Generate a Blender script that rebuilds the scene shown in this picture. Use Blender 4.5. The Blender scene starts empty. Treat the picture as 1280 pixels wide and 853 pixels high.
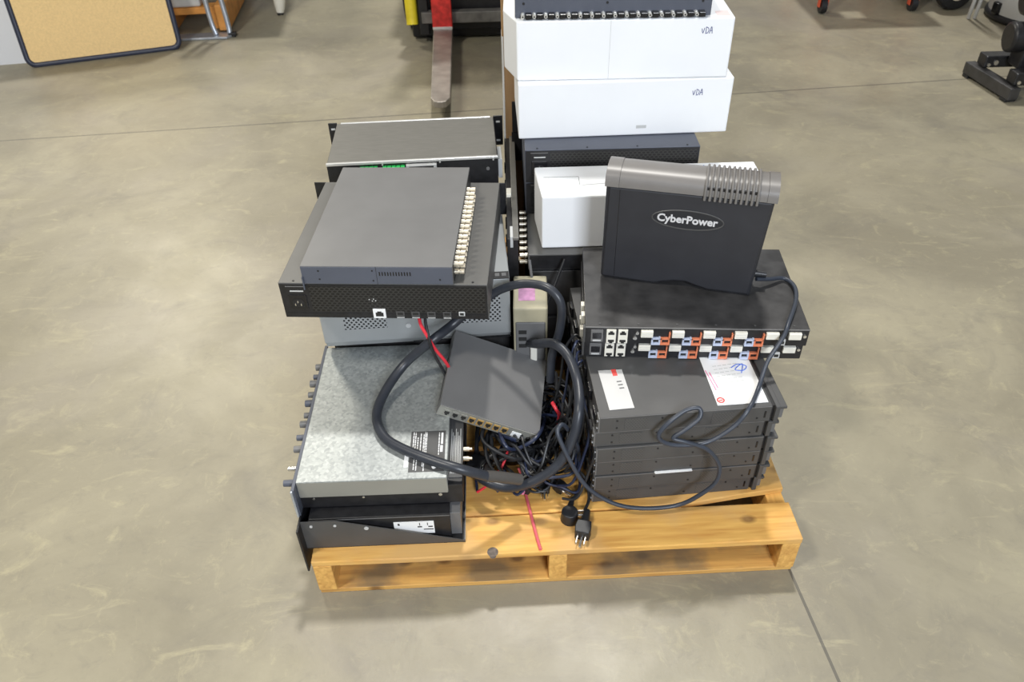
import bpy, bmesh, math, random
from mathutils import Vector, Matrix, Euler

C = bpy.context.scene.collection
PI = math.pi
random.seed(11)

# ------------------------------------------------------------------ materials
MATS = {}

def mat(name, col, rough=0.5, metal=0.0, var=0.0, scale=30.0, bump=0.0, spec=0.5, stretch=None, rvar=0.0, coat=0.0):
    """Principled material whose colour and roughness wander with object-space noise."""
    if name in MATS:
        return MATS[name]
    m = bpy.data.materials.new(name); m.use_nodes = True
    nt = m.node_tree; N = nt.nodes; L = nt.links
    b = N['Principled BSDF']
    b.inputs['Roughness'].default_value = rough
    b.inputs['Metallic'].default_value = metal
    b.inputs['Specular IOR Level'].default_value = spec
    b.inputs['Coat Weight'].default_value = coat
    b.inputs['Base Color'].default_value = (*col, 1)
    if var or bump or rvar:
        tc = N.new('ShaderNodeTexCoord'); mp = N.new('ShaderNodeMapping')
        if stretch: mp.inputs['Scale'].default_value = stretch
        L.new(tc.outputs['Object'], mp.inputs['Vector'])
        no = N.new('ShaderNodeTexNoise'); no.inputs['Scale'].default_value = scale
        no.inputs['Detail'].default_value = 5
        L.new(mp.outputs['Vector'], no.inputs['Vector'])
        if var:
            cr = N.new('ShaderNodeValToRGB')
            cr.color_ramp.elements[0].position = 0.3
            cr.color_ramp.elements[1].position = 0.7
            cr.color_ramp.elements[0].color = (*[max(0, c * (1 - var)) for c in col], 1)
            cr.color_ramp.elements[1].color = (*[min(1, c * (1 + var)) for c in col], 1)
            L.new(no.outputs['Fac'], cr.inputs['Fac']); L.new(cr.outputs['Color'], b.inputs['Base Color'])
        if rvar:
            mr = N.new('ShaderNodeMapRange')
            mr.inputs['From Min'].default_value = 0.3; mr.inputs['From Max'].default_value = 0.7
            mr.inputs['To Min'].default_value = max(0.02, rough - rvar); mr.inputs['To Max'].default_value = min(1, rough + rvar)
            L.new(no.outputs['Fac'], mr.inputs['Value']); L.new(mr.outputs['Result'], b.inputs['Roughness'])
        if bump:
            bp = N.new('ShaderNodeBump'); bp.inputs['Strength'].default_value = bump; bp.inputs['Distance'].default_value = 0.002
            L.new(no.outputs['Fac'], bp.inputs['Height']); L.new(bp.outputs['Normal'], b.inputs['Normal'])
    MATS[name] = m
    return m

def M1(N, L, op, a, b=None, c=None):
    n = N.new('ShaderNodeMath'); n.operation = op
    for i, v in enumerate((a, b, c)):
        if v is None: continue
        if isinstance(v, (int, float)): n.inputs[i].default_value = v
        else: L.new(v, n.inputs[i])
    return n.outputs[0]

def mix_col(N, L, fac, a, b):
    n = N.new('ShaderNodeMix'); n.data_type = 'RGBA'
    if isinstance(fac, (int, float)): n.inputs[0].default_value = fac
    else: L.new(fac, n.inputs[0])
    for sock, v in ((6, a), (7, b)):
        if isinstance(v, tuple): n.inputs[sock].default_value = (*v, 1)
        else: L.new(v, n.inputs[sock])
    return n.outputs[2]

def holes_mat(name, col, hole, px, pz, r, rough=0.45, metal=0.0, stretch=1.0):
    """Sheet metal perforated with staggered holes (pattern in local x and z)."""
    if name in MATS: return MATS[name]
    m = bpy.data.materials.new(name); m.use_nodes = True
    nt = m.node_tree; N = nt.nodes; L = nt.links; b = N['Principled BSDF']
    tc = N.new('ShaderNodeTexCoord'); sx = N.new('ShaderNodeSeparateXYZ'); L.new(tc.outputs['Object'], sx.inputs[0])
    v = M1(N, L, 'DIVIDE', sx.outputs['Z'], pz)
    row = M1(N, L, 'FLOOR', v)
    par = M1(N, L, 'MULTIPLY', M1(N, L, 'FLOORED_MODULO', row, 2.0), 0.5)
    u = M1(N, L, 'ADD', M1(N, L, 'DIVIDE', sx.outputs['X'], px), par)
    fu = M1(N, L, 'MULTIPLY', M1(N, L, 'SUBTRACT', M1(N, L, 'FRACT', u), 0.5), px * stretch)
    fv = M1(N, L, 'MULTIPLY', M1(N, L, 'SUBTRACT', M1(N, L, 'FRACT', v), 0.5), pz)
    d = M1(N, L, 'SQRT', M1(N, L, 'ADD', M1(N, L, 'MULTIPLY', fu, fu), M1(N, L, 'MULTIPLY', fv, fv)))
    msk = M1(N, L, 'LESS_THAN', d, r)
    L.new(mix_col(N, L, msk, col, hole), b.inputs['Base Color'])
    b.inputs['Roughness'].default_value = rough; b.inputs['Metallic'].default_value = metal
    MATS[name] = m
    return m

def concrete_mat():
    m = bpy.data.materials.new('polished_concrete'); m.use_nodes = True
    nt = m.node_tree; N = nt.nodes; L = nt.links; b = N['Principled BSDF']
    tc = N.new('ShaderNodeTexCoord')
    def noise(scale, detail, rough=0.6, dist=0.0, st=None, rot=0.0):
        mp = N.new('ShaderNodeMapping'); L.new(tc.outputs['Object'], mp.inputs['Vector'])
        if st: mp.inputs['Scale'].default_value = st
        mp.inputs['Rotation'].default_value = (0, 0, rot)
        n = N.new('ShaderNodeTexNoise'); n.inputs['Scale'].default_value = scale; n.inputs['Detail'].default_value = detail
        n.inputs['Roughness'].default_value = rough; n.inputs['Distortion'].default_value = dist
        L.new(mp.outputs['Vector'], n.inputs['Vector']); return n.outputs['Fac']
    def ramp(f, p0, c0, p1, c1):
        r = N.new('ShaderNodeValToRGB'); r.color_ramp.elements[0].position = p0; r.color_ramp.elements[1].position = p1
        r.color_ramp.elements[0].color = (*c0, 1); r.color_ramp.elements[1].color = (*c1, 1); L.new(f, r.inputs['Fac']); return r.outputs['Color']
    def rng(f, a, b_, c=0.0, d=1.0):
        r = N.new('ShaderNodeMapRange'); L.new(f, r.inputs['Value'])
        for i, v in zip(('From Min', 'From Max', 'To Min', 'To Max'), (a, b_, c, d)): r.inputs[i].default_value = v
        return r.outputs['Result']
    base = ramp(noise(1.6, 6, 0.62, 0.6), 0.36, FLOOR_A, 0.66, FLOOR_B)
    # darker trowel clouds and pale yellowish scuffs
    base = mix_col(N, L, rng(noise(3.1, 7, 0.68, 1.2), 0.52, 0.72, 0, 0.5), base, FLOOR_DARK)
    base = mix_col(N, L, rng(noise(5.0, 8, 0.72, 1.6, (1, 2.2, 1), 0.8), 0.56, 0.74, 0, 0.55), base, FLOOR_PALE)
    base = mix_col(N, L, rng(noise(11, 9, 0.78, 0.9, (1, 1.6, 1), -.5), 0.54, 0.74, 0, 0.42), base, FLOOR_DARK)
    base = mix_col(N, L, rng(noise(13, 9, 0.78, 1.0, (1.5, 1, 1), .4), 0.56, 0.74, 0, 0.45), base, FLOOR_PALE)
    base = mix_col(N, L, rng(noise(1.1, 4, 0.6, 0.5, None, 1.2), 0.5, 0.66, 0, 0.35), base, (.30, .27, .235))
    base = mix_col(N, L, rng(noise(48, 6, 0.8), 0.55, 0.8, 0, 0.30), base, FLOOR_DARK)
    # saw-cut joints
    sx = N.new('ShaderNodeSeparateXYZ'); L.new(tc.outputs['Object'], sx.inputs[0])
    ca, sa = math.cos(.0899), math.sin(.0899)
    a1 = M1(N, L, 'ADD', M1(N, L, 'MULTIPLY', sx.outputs['X'], -sa), M1(N, L, 'MULTIPLY', sx.outputs['Y'], ca))
    a2 = M1(N, L, 'ADD', M1(N, L, 'MULTIPLY', sx.outputs['X'], ca), M1(N, L, 'MULTIPLY', sx.outputs['Y'], sa))
    d1 = M1(N, L, 'ABSOLUTE', M1(N, L, 'SUBTRACT', a1, 3.461))
    d2 = M1(N, L, 'ABSOLUTE', M1(N, L, 'SUBTRACT', a2, .6732))
    g1 = M1(N, L, 'LESS_THAN', d1, .0042); g2 = M1(N, L, 'LESS_THAN', d2, .0032)
    g = M1(N, L, 'MAXIMUM', g1, g2)
    base = mix_col(N, L, M1(N, L, 'MULTIPLY', g, .75), base, (.075, .07, .06))
    L.new(base, b.inputs['Base Color'])
    L.new(rng(noise(2.4, 5), 0.3, 0.7, FLOOR_R0, FLOOR_R1), b.inputs['Roughness'])
    b.inputs['Specular IOR Level'].default_value = 0.4
    bp = N.new('ShaderNodeBump'); bp.inputs['Strength'].default_value = .12; bp.inputs['Distance'].default_value = .003
    L.new(M1(N, L, 'SUBTRACT', noise(60, 6), M1(N, L, 'MULTIPLY', g, 3.0)), bp.inputs['Height']); L.new(bp.outputs['Normal'], b.inputs['Normal'])
    return m

def wood_mat(name, light, dark, axis='X', knots=True, stain=None, top_only=False):
    if name in MATS: return MATS[name]
    m = bpy.data.materials.new(name); m.use_nodes = True
    nt = m.node_tree; N = nt.nodes; L = nt.links; b = N['Principled BSDF']
    tc = N.new('ShaderNodeTexCoord'); oi = N.new('ShaderNodeObjectInfo')
    off = N.new('ShaderNodeVectorMath'); off.operation = 'ADD'
    sc = N.new('ShaderNodeVectorMath'); sc.operation = 'SCALE'; sc.inputs[0].default_value = (3.1, 5.7, 2.3); sc.inputs['Scale'].default_value = 9
    L.new(oi.outputs['Random'], sc.inputs['Scale']); L.new(tc.outputs['Object'], off.inputs[0]); L.new(sc.outputs[0], off.inputs[1])
    mp = N.new('ShaderNodeMapping'); L.new(off.outputs[0], mp.inputs['Vector'])
    mp.inputs['Scale'].default_value = (1.2, 14, 14) if axis == 'X' else (14, 1.2, 14)
    n1 = N.new('ShaderNodeTexNoise'); n1.inputs['Scale'].default_value = 6; n1.inputs['Detail'].default_value = 7; n1.inputs['Distortion'].default_value = .5
    L.new(mp.outputs[0], n1.inputs['Vector'])
    r = N.new('ShaderNodeValToRGB'); r.color_ramp.elements[0].position = .3; r.color_ramp.elements[1].position = .68
    r.color_ramp.elements[0].color = (*dark, 1); r.color_ramp.elements[1].color = (*light, 1)
    L.new(n1.outputs['Fac'], r.inputs['Fac']); col = r.outputs['Color']
    if knots:
        v = N.new('ShaderNodeTexVoronoi'); v.inputs['Scale'].default_value = 9.5; v.voronoi_dimensions = '2D'
        mp2 = N.new('ShaderNodeMapping'); mp2.inputs['Scale'].default_value = (.75, 1.2, .3) if axis == 'X' else (1.2, .75, .3)
        L.new(off.outputs[0], mp2.inputs['Vector']); L.new(mp2.outputs[0], v.inputs['Vector'])
        k = N.new('ShaderNodeMapRange'); L.new(v.outputs['Distance'], k.inputs['Value'])
        k.inputs['From Min'].default_value = .06; k.inputs['From Max'].default_value = .15; k.inputs['To Min'].default_value = .8; k.inputs['To Max'].default_value = 0
        col = mix_col(N, L, k.outputs[0], col, (.16, .07, .02))
    if stain:
        n2 = N.new('ShaderNodeTexNoise'); n2.inputs['Scale'].default_value = 7; n2.inputs['Detail'].default_value = 6
        L.new(off.outputs[0], n2.inputs['Vector'])
        k = N.new('ShaderNodeMapRange'); L.new(n2.outputs['Fac'], k.inputs['Value'])
        k.inputs['From Min'].default_value = .45; k.inputs['From Max'].default_value = .62; k.inputs['To Min'].default_value = 0; k.inputs['To Max'].default_value = .75
        f_ = k.outputs[0]
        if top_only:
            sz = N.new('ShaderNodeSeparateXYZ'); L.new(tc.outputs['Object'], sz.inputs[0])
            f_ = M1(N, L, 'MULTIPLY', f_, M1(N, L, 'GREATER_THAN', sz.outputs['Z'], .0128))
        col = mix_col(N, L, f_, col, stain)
    L.new(col, b.inputs['Base Color']); b.inputs['Roughness'].default_value = .7
    bp = N.new('ShaderNodeBump'); bp.inputs['Strength'].default_value = .25; bp.inputs['Distance'].default_value = .002
    L.new(n1.outputs['Fac'], bp.inputs['Height']); L.new(bp.outputs['Normal'], b.inputs['Normal'])
    MATS[name] = m
    return m

def galvanised_mat():
    m = bpy.data.materials.new('galvanised_steel'); m.use_nodes = True
    nt = m.node_tree; N = nt.nodes; L = nt.links; b = N['Principled BSDF']
    tc = N.new('ShaderNodeTexCoord')
    v = N.new('ShaderNodeTexVoronoi'); v.inputs['Scale'].default_value = 170; L.new(tc.outputs['Object'], v.inputs['Vector'])
    bw = N.new('ShaderNodeRGBToBW'); L.new(v.outputs['Color'], bw.inputs[0])
    r = N.new('ShaderNodeValToRGB'); r.color_ramp.elements[0].color = (.29, .31, .31, 1); r.color_ramp.elements[1].color = (.47, .495, .49, 1)
    L.new(bw.outputs[0], r.inputs['Fac']); L.new(r.outputs['Color'], b.inputs['Base Color'])
    b.inputs['Metallic'].default_value = .55; b.inputs['Roughness'].default_value = .46
    return m

FLOOR_A = (.235, .212, .155); FLOOR_B = (.340, .308, .222); FLOOR_DARK = (.165, .152, .128); FLOOR_PALE = (.46, .415, .265)
FLOOR_R0, FLOOR_R1 = .34, .55

def pal():
    P = {}
    P['black'] = mat('black_enamel', (.014, .014, .016), .42, var=.3, scale=60)
    P['black_gloss'] = mat('black_gloss', (.010, .010, .012), .25)
    P['rubber'] = mat('black_rubber', (.016, .017, .02), .45, var=.3, scale=80)
    P['charcoal'] = mat('charcoal_powdercoat', (.070, .070, .071), .45, var=.12, scale=14, bump=.05)
    P['kvm'] = mat('scuffed_black_metal', (.040, .039, .040), .40, var=.35, scale=22, rvar=.08)
    P['greymetal'] = mat('grey_painted_metal', (.150, .150, .152), .42, var=.06, scale=12)
    P['slate'] = mat('slate_painted_metal', (.085, .095, .125), .45, var=.06, scale=12)
    P['matrixtop'] = mat('dark_grey_lid', (.105, .104, .100), .45, var=.08, scale=10)
    P['steelgrey'] = mat('grey_steel_case', (.36, .375, .38), .42, metal=.25, var=.05, scale=8)
    P['brushed'] = mat('brushed_lid', (.185, .180, .165), .38, metal=.3, var=.08, scale=30, stretch=(1, 6, 1))
    P['trim'] = mat('bright_aluminium', (.80, .80, .78), .3, metal=.6)
    P['chrome'] = mat('nickel_plate', (.72, .70, .66), .25, metal=.9)
    P['brassy'] = mat('worn_nickel', (.78, .71, .58), .34, metal=.7)
    P['white'] = mat('white_cardboard', (.87, .89, .92), .75, var=.02, scale=6)
    P['paper'] = mat('white_paper', (.86, .87, .88), .6)
    P['silverlabel'] = mat('silver_label', (.66, .66, .66), .3, metal=.35)
    P['cream'] = mat('cream_plastic', (.42, .385, .27), .5, var=.12, scale=18)
    P['ivory'] = mat('ivory_plastic', (.80, .78, .70), .4)
    P['bluejack'] = mat('pale_blue_plastic', (.50, .56, .72), .4)
    P['orangejack'] = mat('orange_plastic', (.74, .23, .115), .4)
    P['red'] = mat('red_ink', (.72, .07, .06), .5)
    P['pink'] = mat('pink_ink', (.80, .25, .42), .6)
    P['knot'] = mat('grey_wood_knot', (.16, .13, .11), .8, var=.4, scale=120)
    P['amber'] = mat('amber_metal', (.70, .46, .16), .35, metal=.5)
    P['redtie'] = mat('pinkish_red_plastic', (.70, .13, .16), .4)
    P['mauve'] = mat('mauve_label', (.50, .24, .42), .5, var=.35, scale=40)
    P['faintpink'] = mat('faint_red_print', (.84, .70, .70), .6)
    P['ink'] = mat('blue_ink', (.05, .06, .22), .6)
    P['inkblue'] = mat('bright_blue_ink', (.12, .22, .70), .6)
    P['blackink'] = mat('black_ink', (.02, .02, .02), .6)
    P['upsbody'] = mat('ups_black_plastic', (.026, .027, .033), .5, var=.1, scale=20, bump=.04)
    P['upstop'] = mat('ups_pewter_plastic', (.185, .175, .168), .36, var=.05, scale=20)
    P['badge'] = mat('badge_recess', (.018, .019, .024), .45)
    P['letter'] = mat('silver_lettering', (.62, .62, .64), .4)
    P['redwire'] = mat('red_wire', (.75, .04, .06), .4)
    P['bluewire'] = mat('navy_cable', (.018, .026, .060), .4)
    P['sleeve'] = mat('grey_heatshrink', (.075, .070, .066), .6)
    P['cable'] = mat('charcoal_cable', (.030, .034, .044), .38, var=.15, scale=40)
    P['cord'] = mat('slate_cord', (.040, .048, .066), .4)
    P['green'] = mat('green_terminal', (.03, .55, .12), .4)
    P['galv'] = galvanised_mat()
    P['galvside'] = mat('zinc_side', (.36, .36, .33), .45, metal=.45, var=.05, scale=8)
    P['wood'] = wood_mat('pallet_pine', (.80, .47, .125), (.58, .285, .065), stain=(.62, .38, .15))
    P['woody'] = wood_mat('pallet_pine_length', (.80, .47, .13), (.56, .28, .07), axis='Y', knots=False)
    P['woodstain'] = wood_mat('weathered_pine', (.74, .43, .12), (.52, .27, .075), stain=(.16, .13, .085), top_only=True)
    P['darkmesh'] = holes_mat('dark_perforated_panel', (.030, .029, .028), (.004, .004, .004), .0105, .0060, .0024, stretch=.62)
    P['greymesh'] = holes_mat('grey_perforated_panel', (.36, .375, .38), (.008, .008, .01), .0108, .0064, .0027)
    P['ampmesh'] = holes_mat('amp_perforated_panel', (.076, .076, .077), (.045, .045, .046), .006, .004, .0012)
    P['cardboard'] = mat('brown_cardboard', (.46, .29, .15), .8, var=.12, scale=12, stretch=(6, 1, 1))
    P['cork'] = mat('tan_cork', (.86, .62, .30), .8, var=.07, scale=120)
    P['navyframe'] = mat('navy_frame', (.030, .036, .065), .4)
    P['whiteboard'] = mat('white_laminate', (.70, .72, .76), .35)
    P['forkred'] = mat('red_paint', (.62, .035, .03), .45, var=.35, scale=30)
    P['forksteel'] = mat('worn_fork_steel', (.29, .265, .235), .42, metal=.35, var=.25, scale=14)
    P['yellow'] = mat('yellow_paint', (.85, .68, .03), .5, var=.15, scale=20)
    P['darkgrey'] = mat('greasy_grey_steel', (.14, .135, .125), .5, var=.3, scale=20)
    P['hubs'] = mat('cream_hub', (.75, .70, .55), .5)
    P['aluminium'] = mat('dull_aluminium', (.55, .60, .68), .35, metal=.7, var=.1, scale=20)
    P['palegrey'] = mat('pale_grey_panel', (.55, .56, .56), .5, var=.05, scale=10)
    P['cartpaint'] = mat('cart_orange_red', (.70, .10, .04), .5, var=.15, scale=20)
    P['rust'] = mat('orange_rack_paint', (.62, .27, .06), .6, var=.2, scale=15)
    return P
P = pal()

# ------------------------------------------------------------------ geometry helpers
class MB:
    """Collects shapes and links them as ONE mesh object."""
    def __init__(self): self.bm = bmesh.new()
    def _apply(self, verts, M):
        if M is not None:
            for v in verts: v.co = M @ v.co
    def box(self, x0, x1, y0, y1, z0, z1, bev=0.0, M=None, seg=2):
        r = bmesh.ops.create_cube(self.bm, size=1.0); vs = r['verts']
        for v in vs:
            v.co = Vector(((x0 + x1) / 2 + v.co.x * (x1 - x0), (y0 + y1) / 2 + v.co.y * (y1 - y0), (z0 + z1) / 2 + v.co.z * (z1 - z0)))
        if bev:
            es = list({e for v in vs for e in v.link_edges})
            rr = bmesh.ops.bevel(self.bm, geom=es, offset=bev, segments=seg, affect='EDGES', profile=.5)
            vs = list({v for f in rr['faces'] for v in f.verts} | {v for v in vs if v.is_valid})
        self._apply(vs, M); return self
    def prism(self, pts, axis, a, b, M=None):
        """Polygon extruded along an axis. pts are the two other coordinates in order (x,y,z minus axis)."""
        def co(p, t):
            return Vector((t, p[0], p[1])) if axis == 'x' else Vector((p[0], t, p[1])) if axis == 'y' else Vector((p[0], p[1], t))
        A = [self.bm.verts.new(co(p, a)) for p in pts]; B = [self.bm.verts.new(co(p, b)) for p in pts]
        n = len(pts)
        fs = [self.bm.faces.new(A), self.bm.faces.new(B[::-1])]
        for i in range(n): fs.append(self.bm.faces.new((A[i], B[i], B[(i + 1) % n], A[(i + 1) % n])))
        bmesh.ops.recalc_face_normals(self.bm, faces=fs)
        self._apply(A + B, M); return self
    def cyl(self, p0, p1, r0, r1=None, n=20, M=None):
        p0, p1 = Vector(p0), Vector(p1); r1 = r0 if r1 is None else r1
        d = (p1 - p0); q = d.to_track_quat('Z', 'Y').to_matrix().to_4x4()
        r = bmesh.ops.create_cone(self.bm, cap_ends=True, segments=n, radius1=r0, radius2=r1, depth=d.length, matrix=Matrix.Translation((p0 + p1) / 2) @ q)
        self._apply(r['verts'], M); return self
    def ring(self, c, ax, R, r, n=28, k=10, M=None):
        ax = Vector(ax).normalized(); q = ax.to_track_quat('Z', 'Y').to_matrix(); c = Vector(c)
        vs = [[self.bm.verts.new(c + q @ Vector(((R + r * math.cos(t)) * math.cos(s), (R + r * math.cos(t)) * math.sin(s), r * math.sin(t))))
               for t in [2 * PI * j / k for j in range(k)]] for s in [2 * PI * i / n for i in range(n)]]
        for i in range(n):
            for j in range(k): self.bm.faces.new((vs[i][j], vs[(i + 1) % n][j], vs[(i + 1) % n][(j + 1) % k], vs[i][(j + 1) % k]))
        self._apply([v for a in vs for v in a], M); return self
    def tube(self, pts, r, n=10, sub=6, smooth=True, M=None):
        pts = [Vector(p) for p in pts]
        if smooth and len(pts) > 2:
            out = []
            for i in range(len(pts) - 1):
                a = pts[max(i - 1, 0)]; b = pts[i]; c = pts[i + 1]; d = pts[min(i + 2, len(pts) - 1)]
                for s in range(sub):
                    t = s / sub
                    out.append(.5 * ((2 * b) + (c - a) * t + (2 * a - 5 * b + 4 * c - d) * t * t + (3 * b - a - 3 * c + d) * t ** 3))
            out.append(pts[-1]); pts = out
        nrm = None; rings = []
        for i, p in enumerate(pts):
            tg = (pts[min(i + 1, len(pts) - 1)] - pts[max(i - 1, 0)])
            if tg.length < 1e-9: tg = Vector((0, 0, 1))
            tg.normalize()
            if nrm is None: nrm = tg.orthogonal().normalized()
            nrm = (nrm - tg * nrm.dot(tg))
            nrm = nrm.normalized() if nrm.length > 1e-6 else tg.orthogonal().normalized()
            bi = tg.cross(nrm)
            rad = r(i / (len(pts) - 1)) if callable(r) else r
            rings.append([self.bm.verts.new(p + nrm * (rad * math.cos(2 * PI * j / n)) + bi * (rad * math.sin(2 * PI * j / n))) for j in range(n)])
        for a, b in zip(rings, rings[1:]):
            for j in range(n): self.bm.faces.new((a[j], a[(j + 1) % n], b[(j + 1) % n], b[j]))
        self.bm.faces.new(rings[0][::-1]); self.bm.faces.new(rings[-1])
        self._apply([v for q in rings for v in q], M); return self
    def build(self, name, m, parent=None, smooth=False, bev=0.0, label=None, M=None):
        bmesh.ops.recalc_face_normals(self.bm, faces=self.bm.faces[:])
        me = bpy.data.meshes.new(name); self.bm.to_mesh(me); self.bm.free()
        me.materials.append(m)
        if smooth:
            for p in me.polygons: p.use_smooth = True
            me.set_sharp_from_angle(angle=math.radians(40))
        o = bpy.data.objects.new(name, me); C.objects.link(o)
        if parent: o.parent = parent
        if M is not None: o.matrix_local = M
        if bev:
            b = o.modifiers.new('edge', 'BEVEL'); b.width = bev; b.segments = 2; b.limit_method = 'ANGLE'; b.angle_limit = math.radians(40)
        if label: o['label'] = label
        return o

def tag(o, label, cat, group=None, kind=None):
    o['label'] = label; o['category'] = cat
    if group: o['group'] = group
    if kind: o['kind'] = kind
    return o

def thing(name, label, cat, loc=(0, 0, 0), rz=0.0, group=None, rot=None):
    o = bpy.data.objects.new(name, None); C.objects.link(o)
    o.empty_display_size = .05
    o.location = loc; o.rotation_euler = rot if rot else (0, 0, rz)
    return tag(o, label, cat, group)

def copy_tree(o, parent=None):
    c = o.copy(); C.objects.link(c)
    if parent: c.parent = parent
    for ch in list(o.children): copy_tree(ch, c)
    return c

def text_part(s, size, name, m, parent, M, extrude=.0006, bold=0.0, sx=1.0):
    cu = bpy.data.curves.new(name, 'FONT'); cu.body = s; cu.size = size; cu.extrude = extrude; cu.offset = bold
    cu.align_x = 'CENTER'; cu.align_y = 'CENTER'; cu.resolution_u = 3
    t = bpy.data.objects.new(name, cu); C.objects.link(t)
    bpy.context.view_layer.update()
    dg = bpy.context.evaluated_depsgraph_get()
    me = bpy.data.meshes.new_from_object(t.evaluated_get(dg)); me.name = name
    bpy.data.objects.remove(t); bpy.data.curves.remove(cu)
    me.materials.clear(); me.materials.append(m)
    o = bpy.data.objects.new(name, me); C.objects.link(o); o.parent = parent
    o.matrix_local = M @ Matrix.Diagonal((sx, 1, 1, 1))
    return o

FRONT = Euler((PI / 2, 0, 0)).to_matrix().to_4x4()       # text facing -y (towards the viewer)
def T(x, y, z): return Matrix.Translation((x, y, z))
def RZ(a): return Matrix.Rotation(a, 4, 'Z')

def script_vda(parent, M, h, m):
    """Hand-written VDA as pen strokes in the local xy plane of M."""
    mb = MB(); w = h * .75; r = h * .045
    strokes = [[(0, .75), (.22, .1), (.5, .85)],
               [(.8, .05), (.82, .95)], [(.72, .95), (1.15, .85), (1.32, .5), (1.1, .12), (.7, .05)],
               [(1.45, .05), (1.8, 1.0), (2.0, .05)], [(1.55, .42), (2.0, .48)]]
    for s in strokes: mb.tube([(x * w, y * h, 0) for x, y in s], r, n=6, sub=4)
    return mb.build('handwriting', m, parent, M=M)

# ------------------------------------------------------------------ floor
mb = MB(); mb.box(-9, 9, -4, 14, -.05, 0)
fl = mb.build('floor', concrete_mat()); fl['kind'] = 'structure'
fl['label'] = 'worn polished concrete warehouse floor with saw cut joints'

for nm, bx in (('wall_back', (-9, 9, 12.0, 12.2)), ('wall_left', (-9.2, -9, -4, 12.2)), ('wall_right', (9, 9.2, -4, 12.2))):
    wl = MB().box(*bx, 0, 5.5).build(nm, P['palegrey']); wl['kind'] = 'structure'

# ------------------------------------------------------------------ pallet
pallet = thing('wooden_pallet', 'yellow pine shipping pallet carrying the piled rack equipment', 'pallet', (.0837, .9724, 0), .0253)
for x in (-.488, 0.0, .488):
    MB().box(x - .019, x + .019, .002, 1.215, .0135, .098).build('stringer', P['woody'], pallet, bev=.002)
tops = [(0, .098, 0, 0), (.102, .24, 0, .034), (.30, .40, 0, 0), (.46, .56, 0, 0), (.64, .74, 0, 0), (.82, .92, 0, 0), (.985, 1.08, 0, 0), (1.12, 1.218, 0, 0)]
for y0, y1, a, b in tops:
    mb = MB()
    if b: mb.prism([(-.508, y0), (.12, y0), (.30, y0 + .006), (.42, y0 + b * .7), (.508, y0 + b), (.508, y1), (-.508, y1)], 'z', .0982, .1137)
    else:
        mb.prism([(-.508, y0 + .002), (-.3, y0), (.05, y0 + .0015), (.508, y0 + .001), (.508, y1), (-.508, y1)], 'z', .0982, .1137)
    mb.build('deck_board', P['wood'], pallet, bev=.0025)
for sh in ((T(-.135, .006, .1136), (0, 0, 1)), (T(-.135, .0006, .106), (0, -1, 0))):
    MB().cyl((0, 0, 0), tuple(.0006 * c for c in sh[1]), .0115 if sh[1][2] else .0065, n=18, M=sh[0]).build('knot', P['knot'], pallet, label='grey knot in the front board')
for y0, y1 in ((0.004, .135), (.54, .64), (1.09, 1.215)):
    MB().prism([(-.506, y0 + .001), (-.1, y0), (.506, y0 + .0015), (.506, y1), (-.506, y1)], 'z', .0, .0133).build('bottom_board', P['woodstain'], pallet, bev=.002)

# ------------------------------------------------------------------ rack amplifiers (six, side on)
AW, AH, AD = .3684, .044, .44
def amplifier(label, loc, rz):
    t = thing('rack_amplifier', label, 'amplifier', loc, rz, 'six flat amplifiers stacked on the pallet')
    MB().box(0, .345, 0, AD, .0010, AH - .0012, bev=.0014).build('case', P['charcoal'], t)
    MB().box(.001, .344, -.0003, .002, AH - .0032, AH - .0018).build('lid_edge', P['greymetal'], t)  # lighter strip, paints in the highlight along the worn lid edge
    MB().box(.345, .351, .004, AD - .004, .003, AH - .003).build('panel_gap', P['black'], t)
    mb = MB(); mb.box(.351, .3605, -.004, AD + .004, .0015, AH - .001, bev=.0015)
    mb.box(.359, .3735, -.004, AD + .004, AH - .0075, AH - .001, bev=.0015)
    mb.build('front_panel', P['charcoal'], t)
    mb = MB()
    for y in (.004, AD - .024): mb.box(.3605, .372, y, y + .012, .004, AH - .010, bev=.002)
    mb.build('handle', P['greymetal'], t)
    MB().box(.050, .096, -.0006, .002, .007, AH - .008).build('side_vent', P['ampmesh'], t)
    MB().box(.225, .268, -.0006, .002, .007, AH - .008).build('side_vent', P['ampmesh'], t)
    mb = MB()
    for x, z in ((.035, .012), (.035, .032), (.125, .032), (.20, .012), (.29, .032), (.318, .012)): mb.cyl((x, .002, z), (x, -.0008, z), .0022, n=10)
    mb.build('screw', P['black'], t)
    MB().box(.331, .335, -.0008, .002, .012, .030, bev=.0005).build('slot', P['black_gloss'], t)
    for i in range(6):
        y = .018 + i * .07
        MB().box(-.006, .001, y, y + .03, .008, .034, bev=.001).build('rear_connector', P['black_gloss'], t)
    MB().box(-.0025, .0008, -.0004, .020, .003, .041, bev=.0008).build('rear_bracket', P['greymetal'], t)
    MB().cyl((-.002, .004, .012), (-.0055, .004, .012), .0028, n=10).cyl((-.002, .004, .031), (-.0055, .004, .031), .0028, n=10).build('screw', P['greymetal'], t)
    return t
amp_specs = [('lowest dark grey rack amplifier, resting on the pallet boards', .1655, 1.096, .070),
             ('dark grey rack amplifier directly above the lowest of six, white paper slip on it', .1680, 1.092, .066),
             ('third dark grey rack amplifier up from the pallet boards', .1685, 1.094, .060),
             ('fourth dark grey rack amplifier up from the pallet boards', .1675, 1.090, .066),
             ('second dark grey rack amplifier from the top, sticking out to the left', .1610, 1.094, .058),
             ('topmost dark grey rack amplifier, two white stickers on its lid', .1680, 1.0905, .060)]
AMPS = []
proto = None
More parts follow.
